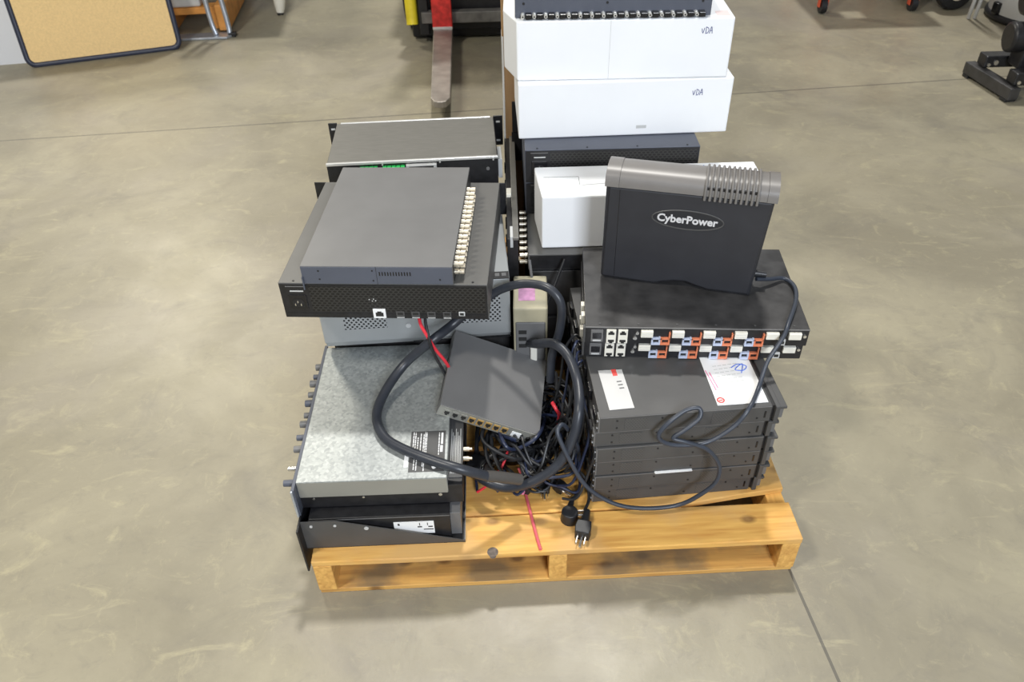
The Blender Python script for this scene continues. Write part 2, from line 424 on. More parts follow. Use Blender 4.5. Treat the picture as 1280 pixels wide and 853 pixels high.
for i, (lb, x, y, a) in enumerate(amp_specs):
    loc = (x, y, .1139 + i * .0442)
    if proto is None: proto = o = amplifier(lb, loc, a)
    else:
        o = copy_tree(proto); o.location = loc; o.rotation_euler = (0, 0, a); o['label'] = lb
    AMPS.append(o)
top = AMPS[5]
def on_amp(pts):   # world xy -> amplifier-local xy
    c, s = math.cos(-.060), math.sin(-.060)
    return [((x - .168) * c - (y - 1.0905) * s, (x - .168) * s + (y - 1.0905) * c) for x, y in pts]
MB().prism(on_amp([(.189, 1.111), (.239, 1.116), (.228, 1.231), (.178, 1.229)]), 'z', AH - .0007, AH + .0002).build('silver_sticker', P['silverlabel'], top, label='silver sticker with red print')
stk = [o for o in top.children if o.name.startswith('silver_sticker')][0]
def on_lab(mb, cx, cy, w, h, rz=.06): mb.box(-w / 2, w / 2, -h / 2, h / 2, 0, .0003, M=T(cx, cy, AH + .0002) @ RZ(rz)); return mb
on_lab(MB(), .051, .128, .010, .020).build('print', P['red'], stk, label='red print')
mb = MB()
for k in range(3): on_lab(mb, .056 + .001 * k, .100 - k * .010, .010, .0035)
mb.build('print', P['greymetal'], stk, label='grey print')
MB().prism(on_amp([(.404, 1.116), (.506, 1.122), (.498, 1.268), (.396, 1.268)]), 'z', AH - .0007, AH + .0002).build('paper_sticker', P['paper'], top, label='white paper sticker with red circle mark')
stk = [o for o in top.children if o.name.startswith('paper_sticker')][0]
MB().ring((.247, .025, AH + .0004), (0, 0, 1), .0065, .0014, M=None).build('print', P['red'], stk, label='red ring mark')
on_lab(MB(), .247, .025, .0075, .003).build('print', P['red'], stk)
for k in range(2): on_lab(MB(), .243 + .006 * k, .085, .0022, .062 - .014 * k, rz=.10).build('print', P['pink'], stk, label='pink line of print')
mb = MB()
for k in range(5):
    for j in range(6): on_lab(mb, .262 + .011 * k, .074 + .0105 * j + .001 * k, .0085, .0016)
mb.build('print', P['palegrey'], stk, label='grey lines of print')
MB().tube([(.295, .118, AH + .0005), (.312, .128, AH + .0005), (.328, .120, AH + .0005), (.318, .108, AH + .0005), (.302, .112, AH + .0005), (.322, .128, AH + .0005), (.312, .100, AH + .0005)], .0011, n=6).build('handwriting', P['inkblue'], stk)
MB().box(.125, .205, -.0045, .004, .0440, .0450).build('paper_slip', P['paper'], AMPS[1], label='white paper slip on the seam')

# ------------------------------------------------------------------ rack switches with coloured jacks (two)
def patch_unit(label, loc, rz):
    t = thing('rack_console_unit', label, 'rack unit', loc, rz, 'pair of black rack units with orange jacks')
    W, H, D = .455, .0438, .300
    MB().box(0, W, .0015, D, .0006, H - .0006, bev=.0012).build('case', P['kvm'], t)
    MB().box(.002, W - .002, 0, .003, .002, H - .002).build('rear_panel', P['black'], t)
    mb = MB(); mb.box(.0006, W - .0006, -.0004, .002, H - .0022, H - .0006)
    mb.build('lid_edge', P['greymetal'], t)
    mb = MB()
    for k in range(6):
        mb.cyl((.03 + k * .079, .012, H - .001), (.03 + k * .079, .012, H + .0006), .0024, n=10)
    mb.build('screw', P['charcoal'], t)
    s = 1.0
    inl = MB().box(.012, .037, -.002, .002, .006, .038, bev=.001).build('power_inlet', P['greymetal'], t)
    mb = MB(); mb.box(.015, .034, -.0026, 0, .014, .030, bev=.001); mb.build('socket', P['black_gloss'], inl)
    MB().box(.016, .033, -.0026, 0, .008, .0115).build('switch_rocker', P['palegrey'], inl)
    for x in (.044, .068):
        j = MB().box(x, x + .0195, -.0035, .002, .004, .039, bev=.0006).build('network_jack', P['ivory'], t)
        mb = MB()
        for z0, sg in ((.0075, -1), (.0265, 1)):
            mb.box(x + .0035, x + .016, -.0040, 0, z0, z0 + .006); mb.box(x + .0065, x + .013, -.0040, 0, z0 + (.005 if sg > 0 else -.003), z0 + (.0095 if sg > 0 else .001))
        mb.build('jack_hole', P['blackink'], j)
    mb = MB()
    mb.cyl((.103, .001, .018), (.103, -.004, .018), .0042, n=14); mb.cyl((.107, .001, .031), (.107, -.004, .031), .0036, n=14)
    mb.build('knob', P['chrome'], t)
    for k in range(4):
        x = .114 + k * .0635
        w = MB().box(x, x + .025, -.007, .002, .0225, .0385, bev=.001).build('data_connector', P['ivory'], t)
        mb = MB(); mb.box(x + .002, x + .023, -.0074, -.006, .026, .0268); mb.box(x + .002, x + .023, -.0074, -.006, .032, .0326); mb.build('contact_row', P['palegrey'], w)
        for c, nm, x0, x1 in (('bluejack', 'blue_jack', x + .0225, x + .0410), ('orangejack', 'orange_jack', x + .0410, x + .0605)):
            mb = MB()
            mb.box(x0, x1, -.006, .002, .0025, .0075, bev=.0006)
            mb.box(x0, x0 + .0035, -.006, .002, .0075, .020, bev=.0006); mb.box(x1 - .0035, x1, -.006, .002, .0075, .022, bev=.0006)
            mb.box(x0, x1, -.006, .002, .0168, .0200, bev=.0006)
            if nm == 'orange_jack': mb.box(x1 - .003, x1, -.006, .002, .0200, .034, bev=.0006)
            else: mb.box(x0, x0 + .0026, -.006, .002, .0200, .032, bev=.0006)
            j = mb.build(nm, P[c], t)
            MB().box(x0 + .003, x1 - .003, -.0015, .0005, .0075, .0168).build('jack_hole', P['blackink'], j)
    for x in (.368, .413):
        MB().box(x, x + .026, -.007, .002, .0215, .0375, bev=.0015).build('data_connector', P['ivory'], t)
    mb = MB(); mb.cyl((.4455, .001, .029), (.4455, -.005, .029), .0034, n=12); mb.build('thumb_screw', P['chrome'], t)
    j = MB().box(.3955, .4095, -.004, .002, .005, .020, bev=.0006).build('network_jack', P['palegrey'], t)
    MB().box(.398, .407, -.0046, 0, .009, .016).build('jack_hole', P['blackink'], j)
    mb = MB()
    for y in (.05, .085): mb.box(-.007, .002, y, y + .016, .012, .034, bev=.001)
    mb.build('side_connector', P['ivory'], t)
    MB().box(-.004, .0006, .0, .012, .002, H - .002, bev=.001).build('corner_bracket', P['charcoal'], t)
    return t
o = patch_unit('lower black rack unit with orange and blue jacks, on the grey amplifiers', (.1515, 1.2755, .3795), -.0633)
proto2 = o
o = copy_tree(proto2); o.location = (.1518, 1.266, .4238); o.rotation_euler = (0, 0, -.0665)
o['label'] = 'upper black rack unit with orange and blue jacks, under the tower'

# ------------------------------------------------------------------ tower battery backup
def ups():
    t = thing('battery_backup', 'black tower battery backup with pewter top edge, standing on the black rack units', 'battery backup', (.1990, 1.4370, .4683), -.2701)
    W, H, D = .3368, .2625, .088
    zt = .231
    # side shell with the shallow arch in its foot
    foot = [(0, .004), (.10, .001), (.118, .001), (.132, .006), (.16, .013), (.185, .014), (.205, .008), (.232, .001), (.30, 0), (.322, 0)]
    out = foot + [(.3345, zt), (0.001, zt)]
    MB().prism(out, 'y', .006, D - .006).build('body', P['upsbody'], t, bev=.004)
    # lower shell flange running round both faces
    mb = MB()
    inn = [(.004, .008), (.10, .006), (.118, .006), (.132, .011), (.16, .018), (.185, .019), (.205, .013), (.232, .006), (.318, .006), (.330, zt - .004), (.008, zt - .004)]
    mb.prism(inn, 'y', .001, D - .001)
    mb.build('side_cover', P['upsbody'], t, bev=.003)
    # rounded pewter top: profile in y,z swept along x
    prof = [(-.001, zt - .002)]
    for k in range(0, 10):
        a = PI - k * (PI / 9)
        prof.append((D / 2 + (D / 2 + .001) * (abs(math.cos(a)) ** .8) * (1 if math.cos(a) > 0 else -1), zt + .006 + (H - zt - .006) * (abs(math.sin(a)) ** .85)))
    prof.append((D + .001, zt - .002))
    mb = MB()
    mb.prism(prof, 'x', .028, .318); top = mb.build('top_cover', P['upstop'], t, smooth=True)
    q = [(D / 2 + (y - D / 2) * 1.015, z + (.0012 if z > zt else 0)) for y, z in prof]
    MB().prism(q, 'x', -.001, .0275).build('end_cap', P['upstop'], top, smooth=True)
    MB().prism(q, 'x', .3185, .3385).build('end_cap', P['upstop'], top, smooth=True)
    # cooling ribs: raised bars following the top profile, dark slots between
    x0, n, p = .199, 11, .0101
    for k in range(n):
        x = x0 + k * p
        line = [(x, y + (-.0016 if y < D / 2 else .0016), z + (.0016 if z > zt + .01 else 0)) for y, z in prof]
        line = [(x, -.0022, zt - .010)] + line[:-1]
        MB().tube(line, .0027, n=8, sub=3).build('rib', P['upstop'], top, smooth=True)
    mb = MB()
    for k in range(n - 1):
        x = x0 + (k + .5) * p
        mb.box(x - .0016, x + .0016, -.0012, .004, zt + .012, zt + .018, bev=.0005)
    mb.build('slot', P['black_gloss'], top)
    # badge: shallow oval recess with a raised rim and silver lettering
    cx, cz, ra, rb = .172, .170, .072, .0215
    M = T(cx, .0008, cz) @ Matrix.Rotation(.0, 4, 'Y')
    ov = [(ra * math.cos(2 * PI * i / 48), rb * math.sin(2 * PI * i / 48)) for i in range(48)]
    badge = MB().prism([(cx + a, cz + b) for a, b in ov], 'y', .0004, .002).build('badge', P['badge'], t)
    mb = MB(); mb.tube([(cx + a * 1.0, .0006, cz + b * 1.0) for a, b in ov + ov[:1]], .0016, n=6, smooth=False)
    mb.build('rim', P['charcoal'], badge, smooth=True)
    text_part('CyberPower', .0240, 'lettering', P['letter'], badge, T(cx - .001, .0002, cz) @ FRONT, bold=.0007, sx=.98)
    mb = MB(); mb.box(.030, .0308, .0004, .002, .012, zt - .008); mb.build('seam', P['black_gloss'], t)
    MB().cyl((.326, .05, .03), (.352, .05, .030), .009, .007, n=16).build('plug', P['rubber'], t)
    return t
ups()

# ------------------------------------------------------------------ white cartons
def carton(name, label, loc, rz, w, d, h, ch=0.0, group=None, cy=.09):
    t = thing(name, label, 'box', loc, rz, group)
    mb = MB()
    if ch: mb.prism([(.004, 0), (w, 0), (w, d), (-ch, d), (-ch, cy)], 'z', .0003, h - .0003)
    else: mb.prism([(0, 0), (w, 0), (w, d), (0, d)], 'z', .0003, h - .0003)
    mb.build('carton_body', P['white'], t, bev=.0035)
    return t
gB = 'white cardboard boxes marked by hand'
t = carton('cardboard_box', 'white cardboard box behind the black tower, beige lid seam on top', (.074, 1.6025, .4436), .0, .528, .150, .1390, ch=.008, cy=.13, group=gB)
mb = MB()
mb.box(.012, .095, .0945, .0955, .1386, .1392); mb.box(.0945, .0955, .055, .0955, .1386, .1392)
mb.build('lid_seam', P['greymetal'], t)
MB().prism([(.097, .052), (.19, .062), (.19, .092), (.097, .092)], 'z', .1386, .1400).build('flap', P['white'], t)
script_vda(t, T(.372, .112, .1394), .022, P['inkblue'])
t['label'] = 'white cardboard box standing behind the black tower, lowest and nearest of the three'
t = carton('cardboard_box', 'white cardboard box with handwriting, second from the top of the tall stack', (.0306, 1.826, .6210), .0207, .5165, .26, .1390, group=gB)
script_vda(t, T(.420, -.0004, .097) @ FRONT, .016, P['ink'])
MB().box(.29, .315, -.0002, .001, .018, .026).build('smudge', P['palegrey'], t)
t['label'] = 'white cardboard box marked in pen, lying flat on the black perforated rack device'
t = carton('cardboard_box', 'white cardboard box, under the blue grey device at the top of the stack', (.026, 1.846, .7605), -.0228, .501, .26, .1390, ch=.028, group=gB)
script_vda(t, T(.428, -.0004, .103) @ FRONT, .016, P['ink'])
MB().box(.219, .2198, -.0004, .001, .002, .137).build('board_seam', P['palegrey'], t)
MB().prism([(.462, .012), (.492, .012), (.492, .05), (.462, .045)], 'z', .1386, .1392).build('print', P['faintpink'], t, label='faint red print on the lid')

# blue grey device on top with coaxial jacks
t = thing('rack_video_amplifier', 'blue grey rack device with a row of coaxial jacks, topmost of the tall stack', 'rack unit', (.027, 1.866, .8998), -.0344)
MB().box(0, .446, 0, .21, .0006, .044, bev=.0012).build('case', P['slate'], t)
MB().box(.002, .444, .004, .206, .0436, .0446).build('lid', P['greymetal'], t)
mb = MB()
for x in (.02, .21, .425): mb.cyl((x, .002, .032), (x, -.0008, .032), .003, n=10)
mb.build('screw', P['black'], t)
for k in range(16):
    x = .018 + k * .0262
    j = MB().cyl((x, .002, .0088), (x, -.010, .0088), .0046, n=14).cyl((x, -.010, .0088), (x, -.021, .0088), .0040, n=14).build('coax_jack', P['trim'], t, smooth=True)
    MB().cyl((x, -.0205, .0088), (x, -.0216, .0088), .0020, n=10).build('jack_hole', P['blackink'], j)
    MB().box(x + .0062, x + .0200, -.019, .002, .0025, .0130, bev=.001).build('spacer', P['black_gloss'], t)

# ------------------------------------------------------------------ perforated two-unit devices
def matrix_device(label, loc, rz, w, d, ports=True):
    t = thing('rack_matrix_switcher', label, 'rack unit', loc, rz, 'black perforated rack devices')
    H = .0883
    mb = MB(); mb.box(0, w, .002, d, .0006, H - .0006, bev=.0012); mb.build('case', P['matrixtop'] if ports else P['slate'], t)
    mb = MB(); mb.box(.0015, w - .0015, 0, .003, .0015, H - .003); mb.build('rear_panel', P['black'], t)
    MB().box(.062, w - .006, -.0006, .001, .018, H - .008).build('vent_grille', P['darkmesh'], t)
    MB().box(.006, w - .006, -.0006, .001, .006, .013).build('lower_lip', P['black'], t)
    inl = MB().box(.016, .054, -.0016, .001, .024, .060, bev=.001).build('power_inlet', P['black_gloss'], t)
    MB().prism([(.023, .030), (.047, .030), (.047, .044), (.041, .050), (.029, .050), (.023, .044)], 'y', -.0022, 0).build('socket', P['black'], inl)
    mb = MB()
    for x, z in ((.029, .037), (.041, .037), (.035, .044)): mb.box(x - .001, x + .001, -.0045, 0, z - .0025, z + .0025)
    mb.build('contact', P['chrome'], inl)
    MB().box(.022, .050, -.0012, .001, .068, .0705).build('print', P['palegrey'], t)
    MB().box(.014, .056, -.0012, .001, .080, .0815).build('print', P['greymetal'], t)
    if ports:
        j = MB().box(.188, .2145, -.003, .001, .003, .0265, bev=.0008).build('network_jack', P['paper'], t, label='white network jack')
        mb = MB(); mb.box(.1935, .2095, -.0036, 0, .0085, .018); mb.box(.197, .206, -.0036, 0, .018, .021); mb.build('jack_hole', P['blackink'], j)
        for x in (.236, .268, .301, .334):
            j = MB().box(x, x + .0175, -.002, .001, .006, .020, bev=.0008).build('video_port', P['charcoal'], t)
            mb = MB(); mb.box(x + .003, x + .0145, -.0026, 0, .012, .018); mb.build('port_hole', P['blackink'], j)
            MB().box(x + .001, x + .0165, -.0024, 0, .004, .0055).build('print', P['palegrey'], j)
        j = MB().box(.367, .380, -.002, .001, .010, .021, bev=.0008).build('usb_port', P['palegrey'], t)
        MB().box(.3695, .3775, -.0026, 0, .0125, .0185).build('port_hole', P['blackink'], j)
        mb = MB()
        for x, z in ((.184, .050), (.190, .046), (.193, .051), (.197, .047)): mb.cyl((x, .001, z), (x, -.001, z), .0014, n=8)
        mb.build('status_light', P['palegrey'], t)
    # rack ears on the far (front-panel) end
    for x0, x1, hx in ((-.028, .001, -.018), (w - .001, w + .014, w + .008)):
        MB().box(x0, x1, d - .003, d, .0006, H - .0006, bev=.0008).build('rack_ear', P['black'], t)
    mb = MB()
    for k in range(4):
        mb.cyl((.03 + k * (w - .06) / 3, .010, H - .001), (.03 + k * (w - .06) / 3, .010, H + .0006), .0024, n=10)
    mb.build('screw', P['black'], t)
    return t
matrix_device('black perforated rack device overhanging the left stack, white network jack on its edge', (-.4748, 1.3221, .4702), -.0637, .429, .43)
matrix_device('black perforated rack device directly under the two white boxes', (.0437, 1.765, .5323), -.004, .4255, .30, ports=False)
m2 = matrix_device('black perforated rack device low in the right stack, hidden by the white box', (.0440, 1.768, .4436), .004, .4255, .30, ports=False)
m2['label'] = 'lower black perforated rack device, mostly hidden behind the nearest white box'

# lower grey device under the nearest white box, coaxial jacks on its left
def coax_device(name, label, loc, rz, w, d, side, n, y0, pitch, body, group):
    t = thing(name, label, 'rack unit', loc, rz, group)
    H = .0438
    MB().box(0, w, .0012, d, .0006, H - .0006, bev=.001).build('case', body, t)
    s = 1 if side == 'right' else -1
    xs = w if side == 'right' else 0
    a, b = sorted((xs - s * .004, xs + s * .0012))
    MB().box(a, b, .012, d - .006, .002, H - .002).build('jack_panel', P['black'], t)
    for k in range(n):
        y = y0 + k * pitch
        for z in (.0125, .0315):
            j = MB().cyl((xs, y, z), (xs + s * .008, y, z), .0058, n=12).cyl((xs + s * .0105, y, z), (xs + s * .020, y, z), .0054, n=12).cyl((xs + s * .007, y, z), (xs + s * .011, y, z), .0034, n=12).build('coax_jack', P['brassy'], t, smooth=True)
    return t
t = coax_device('rack_coax_switcher', 'dark grey rack device under the nearest white box, coaxial jacks on its left', (.0440, 1.578, .3990), -.02, .40, .36, 'left', 8, .018, .0285, P['matrixtop'], 'rack devices with coaxial jacks')
MB().box(.004, .396, -.0004, .002, .003, .040).build('front_panel', P['black'], t)
# plain chassis that carries the tall stack
t = thing('rack_server', 'plain black rack case at the bottom of the tall right stack', 'rack unit', (.0460, 1.580, .1139), .0)
MB().box(0, .42, .004, .46, .001, .2845, bev=.002).build('case', P['black'], t)
mb = MB(); mb.box(.004, .416, 0, .006, .006, .138, bev=.002); mb.box(.004, .416, 0, .006, .146, .279, bev=.002); mb.build('front_panel', P['kvm'], t)
mb = MB()
for x in (.03, .39):
    for z in (.04, .11, .18, .25): mb.cyl((x, .002, z), (x, -.002, z), .005, n=12)
mb.build('screw', P['greymetal'], t)

# grey video unit lying on the perforated device (left)
t = coax_device('rack_video_router', 'slim grey rack device with a column of coaxial jacks, on top of the left stack', (-.4203, 1.3152, .5592), -.0574, .3063, .4244, 'right', 16, .030, .0204, P['greymetal'], 'rack devices with coaxial jacks')
mb = MB(); mb.box(.001, .3055, -.0004, .002, .0022, .0416); mb.build('front_panel', P['slate'], t, label='blue grey side panel')
mb = MB()
for k in range(12): mb.box(.158 + k * .0056, .1605 + k * .0056, -.0010, .001, .022, .031, bev=.0004)
mb.build('vent_slot', P['black_gloss'], t)
mb = MB()
for x, z in ((.036, .013), (.036, .033), (.145, .010), (.145, .034), (.28, .013)): mb.cyl((x, .001, z), (x, -.0010, z), .002, n=8)
mb.build('screw', P['black'], t)
MB().box(.1525, .1532, -.0008, .001, .001, .043).build('panel_seam', P['black'], t)
MB().box(.0, .003, -.0045, -.0003, -.012, .020, bev=.001).build('corner_tab', P['slate'], t)

# ------------------------------------------------------------------ grey perforated case and what is under it
t = thing('rack_server', 'grey steel rack case with perforated front, under the overhanging black device', 'rack unit', (-.4360, 1.4219, .2917), .0514)
mb = MB(); mb.box(0, .435, 0, .40, .022, .1775, bev=.002)
mb.prism([(0.006, .022), (.012, .004), (.40, .004), (.40, .024), (.006, .024)], 'x', .001, .434)
mb.build('case', P['steelgrey'], t, label='grey steel case with folded lower edge')
MB().box(.052, .150, -.0008, .001, .060, .150).build('vent_grille', P['greymesh'], t)
MB().box(.318, .412, -.0008, .001, .060, .150).build('vent_grille', P['greymesh'], t)
MB().box(.352, .434, .001, .028, .142, .1785).build('top_slot', P['black'], t)
mb = MB()
for k in range(5): mb.box(.358 + .015 * k, .368 + .015 * k, .010, .022, .1786, .1790)
mb.build('slot_rib', P['greymetal'], t)
MB().box(.205, .435, -.0015, .001, .012, .0145).build('seam', P['black'], t)
MB().cyl((.198, .001, .062), (.198, -.002, .062), .006, n=14).build('status_light', P['palegrey'], t)
t = thing('rack_server', 'plain black rack case under the grey perforated one', 'rack unit', (-.4300, 1.470, .1139), .02)
MB().box(0, .428, .003, .40, .001, .1770, bev=.002).build('case', P['black'], t)
mb = MB(); mb.box(.004, .424, 0, .005, .006, .085, bev=.002); mb.box(.004, .424, 0, .005, .092, .172, bev=.002); mb.build('front_panel', P['kvm'], t)

# ------------------------------------------------------------------ galvanised unit with knobs
t = thing('rack_mixer', 'galvanised rack device with a row of knobs, lying at the front left', 'rack unit', (-.4381, 1.0284, .2019), .0127)
W, D, H = .3308, .415, .0815
MB().box(0.001, W, .003, D, .0006, .055, bev=.001).build('case', P['black'], t, label='black lower case')
lid = MB().box(.003, .302, 0, D, .036, H, bev=.0015).build('lid', P['galv'], t, label='galvanised lid')
MB().box(.0045, .3005, -.0006, .001, .0365, H - .0025).build('lid_side', P['galvside'], lid)
MB().box(.303, W, .020, D - .01, .050, .0575, bev=.001).build('rear_panel', P['charcoal'], t)
mb = MB()
for k in range(7): mb.box(.3055 + k * .0032, .3068 + k * .0032, .030, .155 - .01 * (k % 3), .0574, .0579)
mb.build('print', P['palegrey'], t)
lab = MB().box(.224, .296, .016, .128, H - .0004, H + .0004).build('rating_label', P['charcoal'], t, label='dark rating label with white print')
mb = MB()
z0, z1 = H + .0003, H + .0008
for k, (x, a, b) in enumerate(((.229, .075, .125), (.233, .022, .125), (.238, .02, .11), (.244, .05, .123), (.250, .03, .12), (.253, .018, .125), (.256, .045, .124), (.282, .06, .122))):
    y = a
    while y < b:
        ln = random.uniform(.004, .012); mb.box(x, x + .0018, y, min(y + ln, b), z0, z1); y += ln + .0018
for c in (.275, .287): mb.cyl((c, .028, z0), (c, .028, z1), .0046, n=14)
mb.box(.287, .291, .09, .122, z0, z1); mb.box(.286, .291, .068, .086, z0, z1)
mb.build('label_lettering', P['paper'], lab)
MB().box(.214, .2225, .030, .075, H - .0004, H + .0004).build('paper_sticker', P['paper'], t)
MB().box(-.004, .0028, -.018, D + .012, .001, .0790, bev=.001).build('face_plate', P['slate'], t)
MB().box(-.0045, .0, -.022, -.017, .001, .0780, bev=.001).build('plate_end', P['aluminium'], t)
for k, (y, l, r) in enumerate(((.020, .024, .0075), (.058, .022, .0058), (.112, .020, .0080), (.145, .020, .0070), (.185, .020, .0082), (.212, .016, .0070), (.250, .020, .0085), (.278, .018, .0072), (.315, .020, .0090), (.338, .016, .0065), (.372, .016, .0085))):
    kn = MB().cyl((-.003, y, .058), (-.004 - l, y, .058), r, r * .92, n=18).build('knob', P['chrome'] if k == 1 else P['greymetal'] if k % 3 else P['slate'], t, smooth=True)
mb = MB()
for x in (.03, .13, .285): mb.cyl((x, .004, .028), (x, .0015, .028), .004 if x > .2 else .0026, n=12)
mb.build('screw', P['chrome'], t)
for y, m in ((.085, 'brassy'), (.112, 'brassy'), (.20, 'chrome')):
    MB().cyl((W - .001, y, .040), (W + .012, y, .040), .005, n=14).cyl((W + .012, y, .040), (W + .018, y, .040), .003, n=12).build('line_jack', P[m], t, smooth=True)

# ------------------------------------------------------------------ rack shelf and the small device inside
t = thing('rack_shelf', 'black steel rack shelf with sloping side, on the pallet front left corner', 'shelf', (-.4360, .9960, .1139), .018)
W, D, H = .3278, .43, .0860
MB().box(0, W, .0, D, 0, .0018).build('tray', P['black'], t)
mb = MB(); mb.prism([(0, 0), (W, 0), (W, .006), (.088, H - .006), (.07, H), (0, H)], 'y', 0, .0018); mb.build('side_panel', P['charcoal'], t)
mb = MB(); mb.prism([(0, 0), (W, 0), (W, .006), (.088, H - .006), (.07, H), (0, H)], 'y', D - .0018, D); mb.build('side_panel', P['charcoal'], t)
mb = MB(); mb.box(-.004, 0, -.024, D + .024, -.045, H, bev=.0008); mb.build('face_plate', P['black'], t)
MB().box(W - .0015, W, .0, D, 0, .006).build('rear_lip', P['greymetal'], t)
mb = MB()
for x, z, r in ((.020, H - .014, .0030), (.068, H - .014, .0030), (.130, H - .026, .0046)): mb.cyl((x, .001, z), (x, -.0016, z), r, n=14)
mb.build('rivet', P['palegrey'], t)
t = thing('rack_power_conditioner', 'flat black device with a white label, lying inside the rack shelf', 'rack unit', (-.4220, 1.006, .1160), .018)
MB().box(0, .285, 0, .40, .0004, .0800, bev=.0015).build('case', P['black'], t)
MB().box(.0, .285, -.0006, .002, .0745, .0765).build('lid_edge', P['greymetal'], t)
lab = MB().box(.170, .252, -.0012, .001, .022, .060).build('paper_label', P['paper'], t)
mb = MB()
for x in (.222, .238): mb.box(x, x + .0016, -.0016, 0, .048, .056)
mb.box(.218, .227, -.0016, 0, .042, .0455); mb.box(.240, .249, -.0016, 0, .042, .0455); mb.box(.230, .2500, -.0016, 0, .034, .0365); mb.box(.178, .182, -.0016, 0, .050, .056)
mb.build('print', P['blackink'], lab)
MB().box(.285, .3070, .01, .39, .0004, .070, bev=.001).build('rear_panel', P['greymetal'], t)

# ------------------------------------------------------------------ two-unit device with bright edges at the back left
t = thing('rack_mount_case', 'wide rack case with bright metal edge strips, at the back of the left stack', 'rack unit', (-.4706, 1.8821, .4512), .0469)
W, D, H = .4469, .2518, .0890
MB().box(0, W, 0, D, .0006, H - .003, bev=.001).build('case', P['black'], t)
MB().box(.002, W - .002, .003, D - .003, H - .0035, H - .0004).build('lid', P['brushed'], t)
MB().box(-.001, W + .001, -.0025, .0050, H - .0060, H + .0010, bev=.0008).build('edge_strip', P['trim'], t)
MB().box(.012, W - .010, D - .0050, D + .0025, H - .0060, H + .0010, bev=.0008).build('edge_strip', P['trim'], t)
mb = MB()
for x in (.145, .295, .435): mb.box(x - .002, x + .002, -.004, 0, H - .010, H - .001)
mb.build('clip', P['trim'], t)
for x0, x1 in ((-.024, .001), (W - .001, W + .026)):
    e = MB().box(x0, x1, D - .003, D + .001, .0006, H + .002, bev=.001).build('rack_ear', P['black'], t)
    mb = MB()
    for z in (.016, H - .016): mb.box((x0 + x1) / 2 - .006, (x0 + x1) / 2 + .006, D - .0036, D, z - .003, z + .003, bev=.001)
    mb.build('slot', P['palegrey'], e)
gt = MB()
for k in range(10):
    if k in (4,): continue
    gt.box(.086 + k * .0118, .0965 + k * .0118, -.012, .001, H - .022, H - .012, bev=.0008)
gt.build('terminal_block', P['green'], t, label='green terminal block')
j = MB().box(.206, .286, -.010, .001, H - .024, H - .010, bev=.001).build('serial_port', P['palegrey'], t)
MB().box(.214, .278, -.0105, 0, H - .0205, H - .014).build('port_hole', P['blackink'], j)
MB().cyl((.420, .001, H - .034), (.420, -.003, H - .034), .0045, n=14).build('screw', P['greymetal'], t)
mb = MB(); mb.box(W + .001, W + .012, .01, .085, .020, .075, bev=.001); mb.build('side_bracket', P['palegrey'], t)
t = thing('rack_server', 'plain black rack case carrying the back left device', 'rack unit', (-.4600, 1.890, .1139), .03)
MB().box(0, .43, 0, .24, .001, .3360, bev=.002).build('case', P['black'], t)
mb = MB()
for z in (.004, .116, .228): mb.box(.004, .426, -.003, .001, z, z + .104, bev=.001)
mb.build('panel', P['kvm'], t)

# ------------------------------------------------------------------ rack panel standing on edge between the stacks
t = thing('blanking_plate', 'black rack blanking plate standing on edge between the left and right stacks', 'rack plate', (.0060, 1.560, .1139), .0)
MB().box(-.011, .015, .004, .54, .001, .383, bev=.001).build('case', P['black'], t)
MB().box(.0020, .0165, .0, .544, .381, .3885, bev=.001).build('top_flange', P['brushed'], t)
mb = MB()
for y in (.03, .11, .19, .30, .40): mb.box(-.014, -.0105, y, y + .014, .345, .372, bev=.001)
mb.build('clip', P['black_gloss'], t)
mb = MB(); mb.box(-.010, .002, .20, .222, .370, .392, bev=.001); mb.box(-.010, .002, .225, .240, .370, .388, bev=.001); mb.build('connector', P['ivory'], t)
mb = MB(); mb.box(-.004, .003, .002, .05, .360, .390, bev=.001); mb.build('end_bracket', P['palegrey'], t)

# cardboard carton behind
t = thing('cardboard_carton', 'tall brown cardboard carton standing upright behind the white boxes', 'box', (-.006, 2.125, .1139), .0)
MB().box(0, .40, 0, .055, .001, 1.0, bev=.002).build('carton_body', P['cardboard'], t)
mb = MB(); mb.box(-.0008, .0045, -.0008, .0558, .02, .66); mb.build('paper_wrap', P['paper'], t, label='white paper wrap on the lower part')

# beige case low in the gap
t = thing('equipment_case', 'small beige case with a pink label, standing in the gap between the stacks', 'equipment', (.004, 1.405, .1139), -.03)
MB().box(0, .078, 0, .13, .001, .300, bev=.004).build('case', P['cream'], t)
MB().box(.012, .050, .03, .105, .2996, .3008).build('label_sticker', P['mauve'], t, label='pink label')
MB().box(.005, .073, -.003, .002, .15, .262, bev=.003).build('front_panel', P['greymetal'], t, label='grey front panel')
MB().box(.038, .054, -.012, -.001, .135, .215, bev=.003).build('latch', P['ivory'], t)
mb = MB()
for k in range(3): mb.box(.012, .03, -.0045, 0, .19 + k * .02, .20 + k * .02)
mb.build('vent_slot', P['blackink'], t)

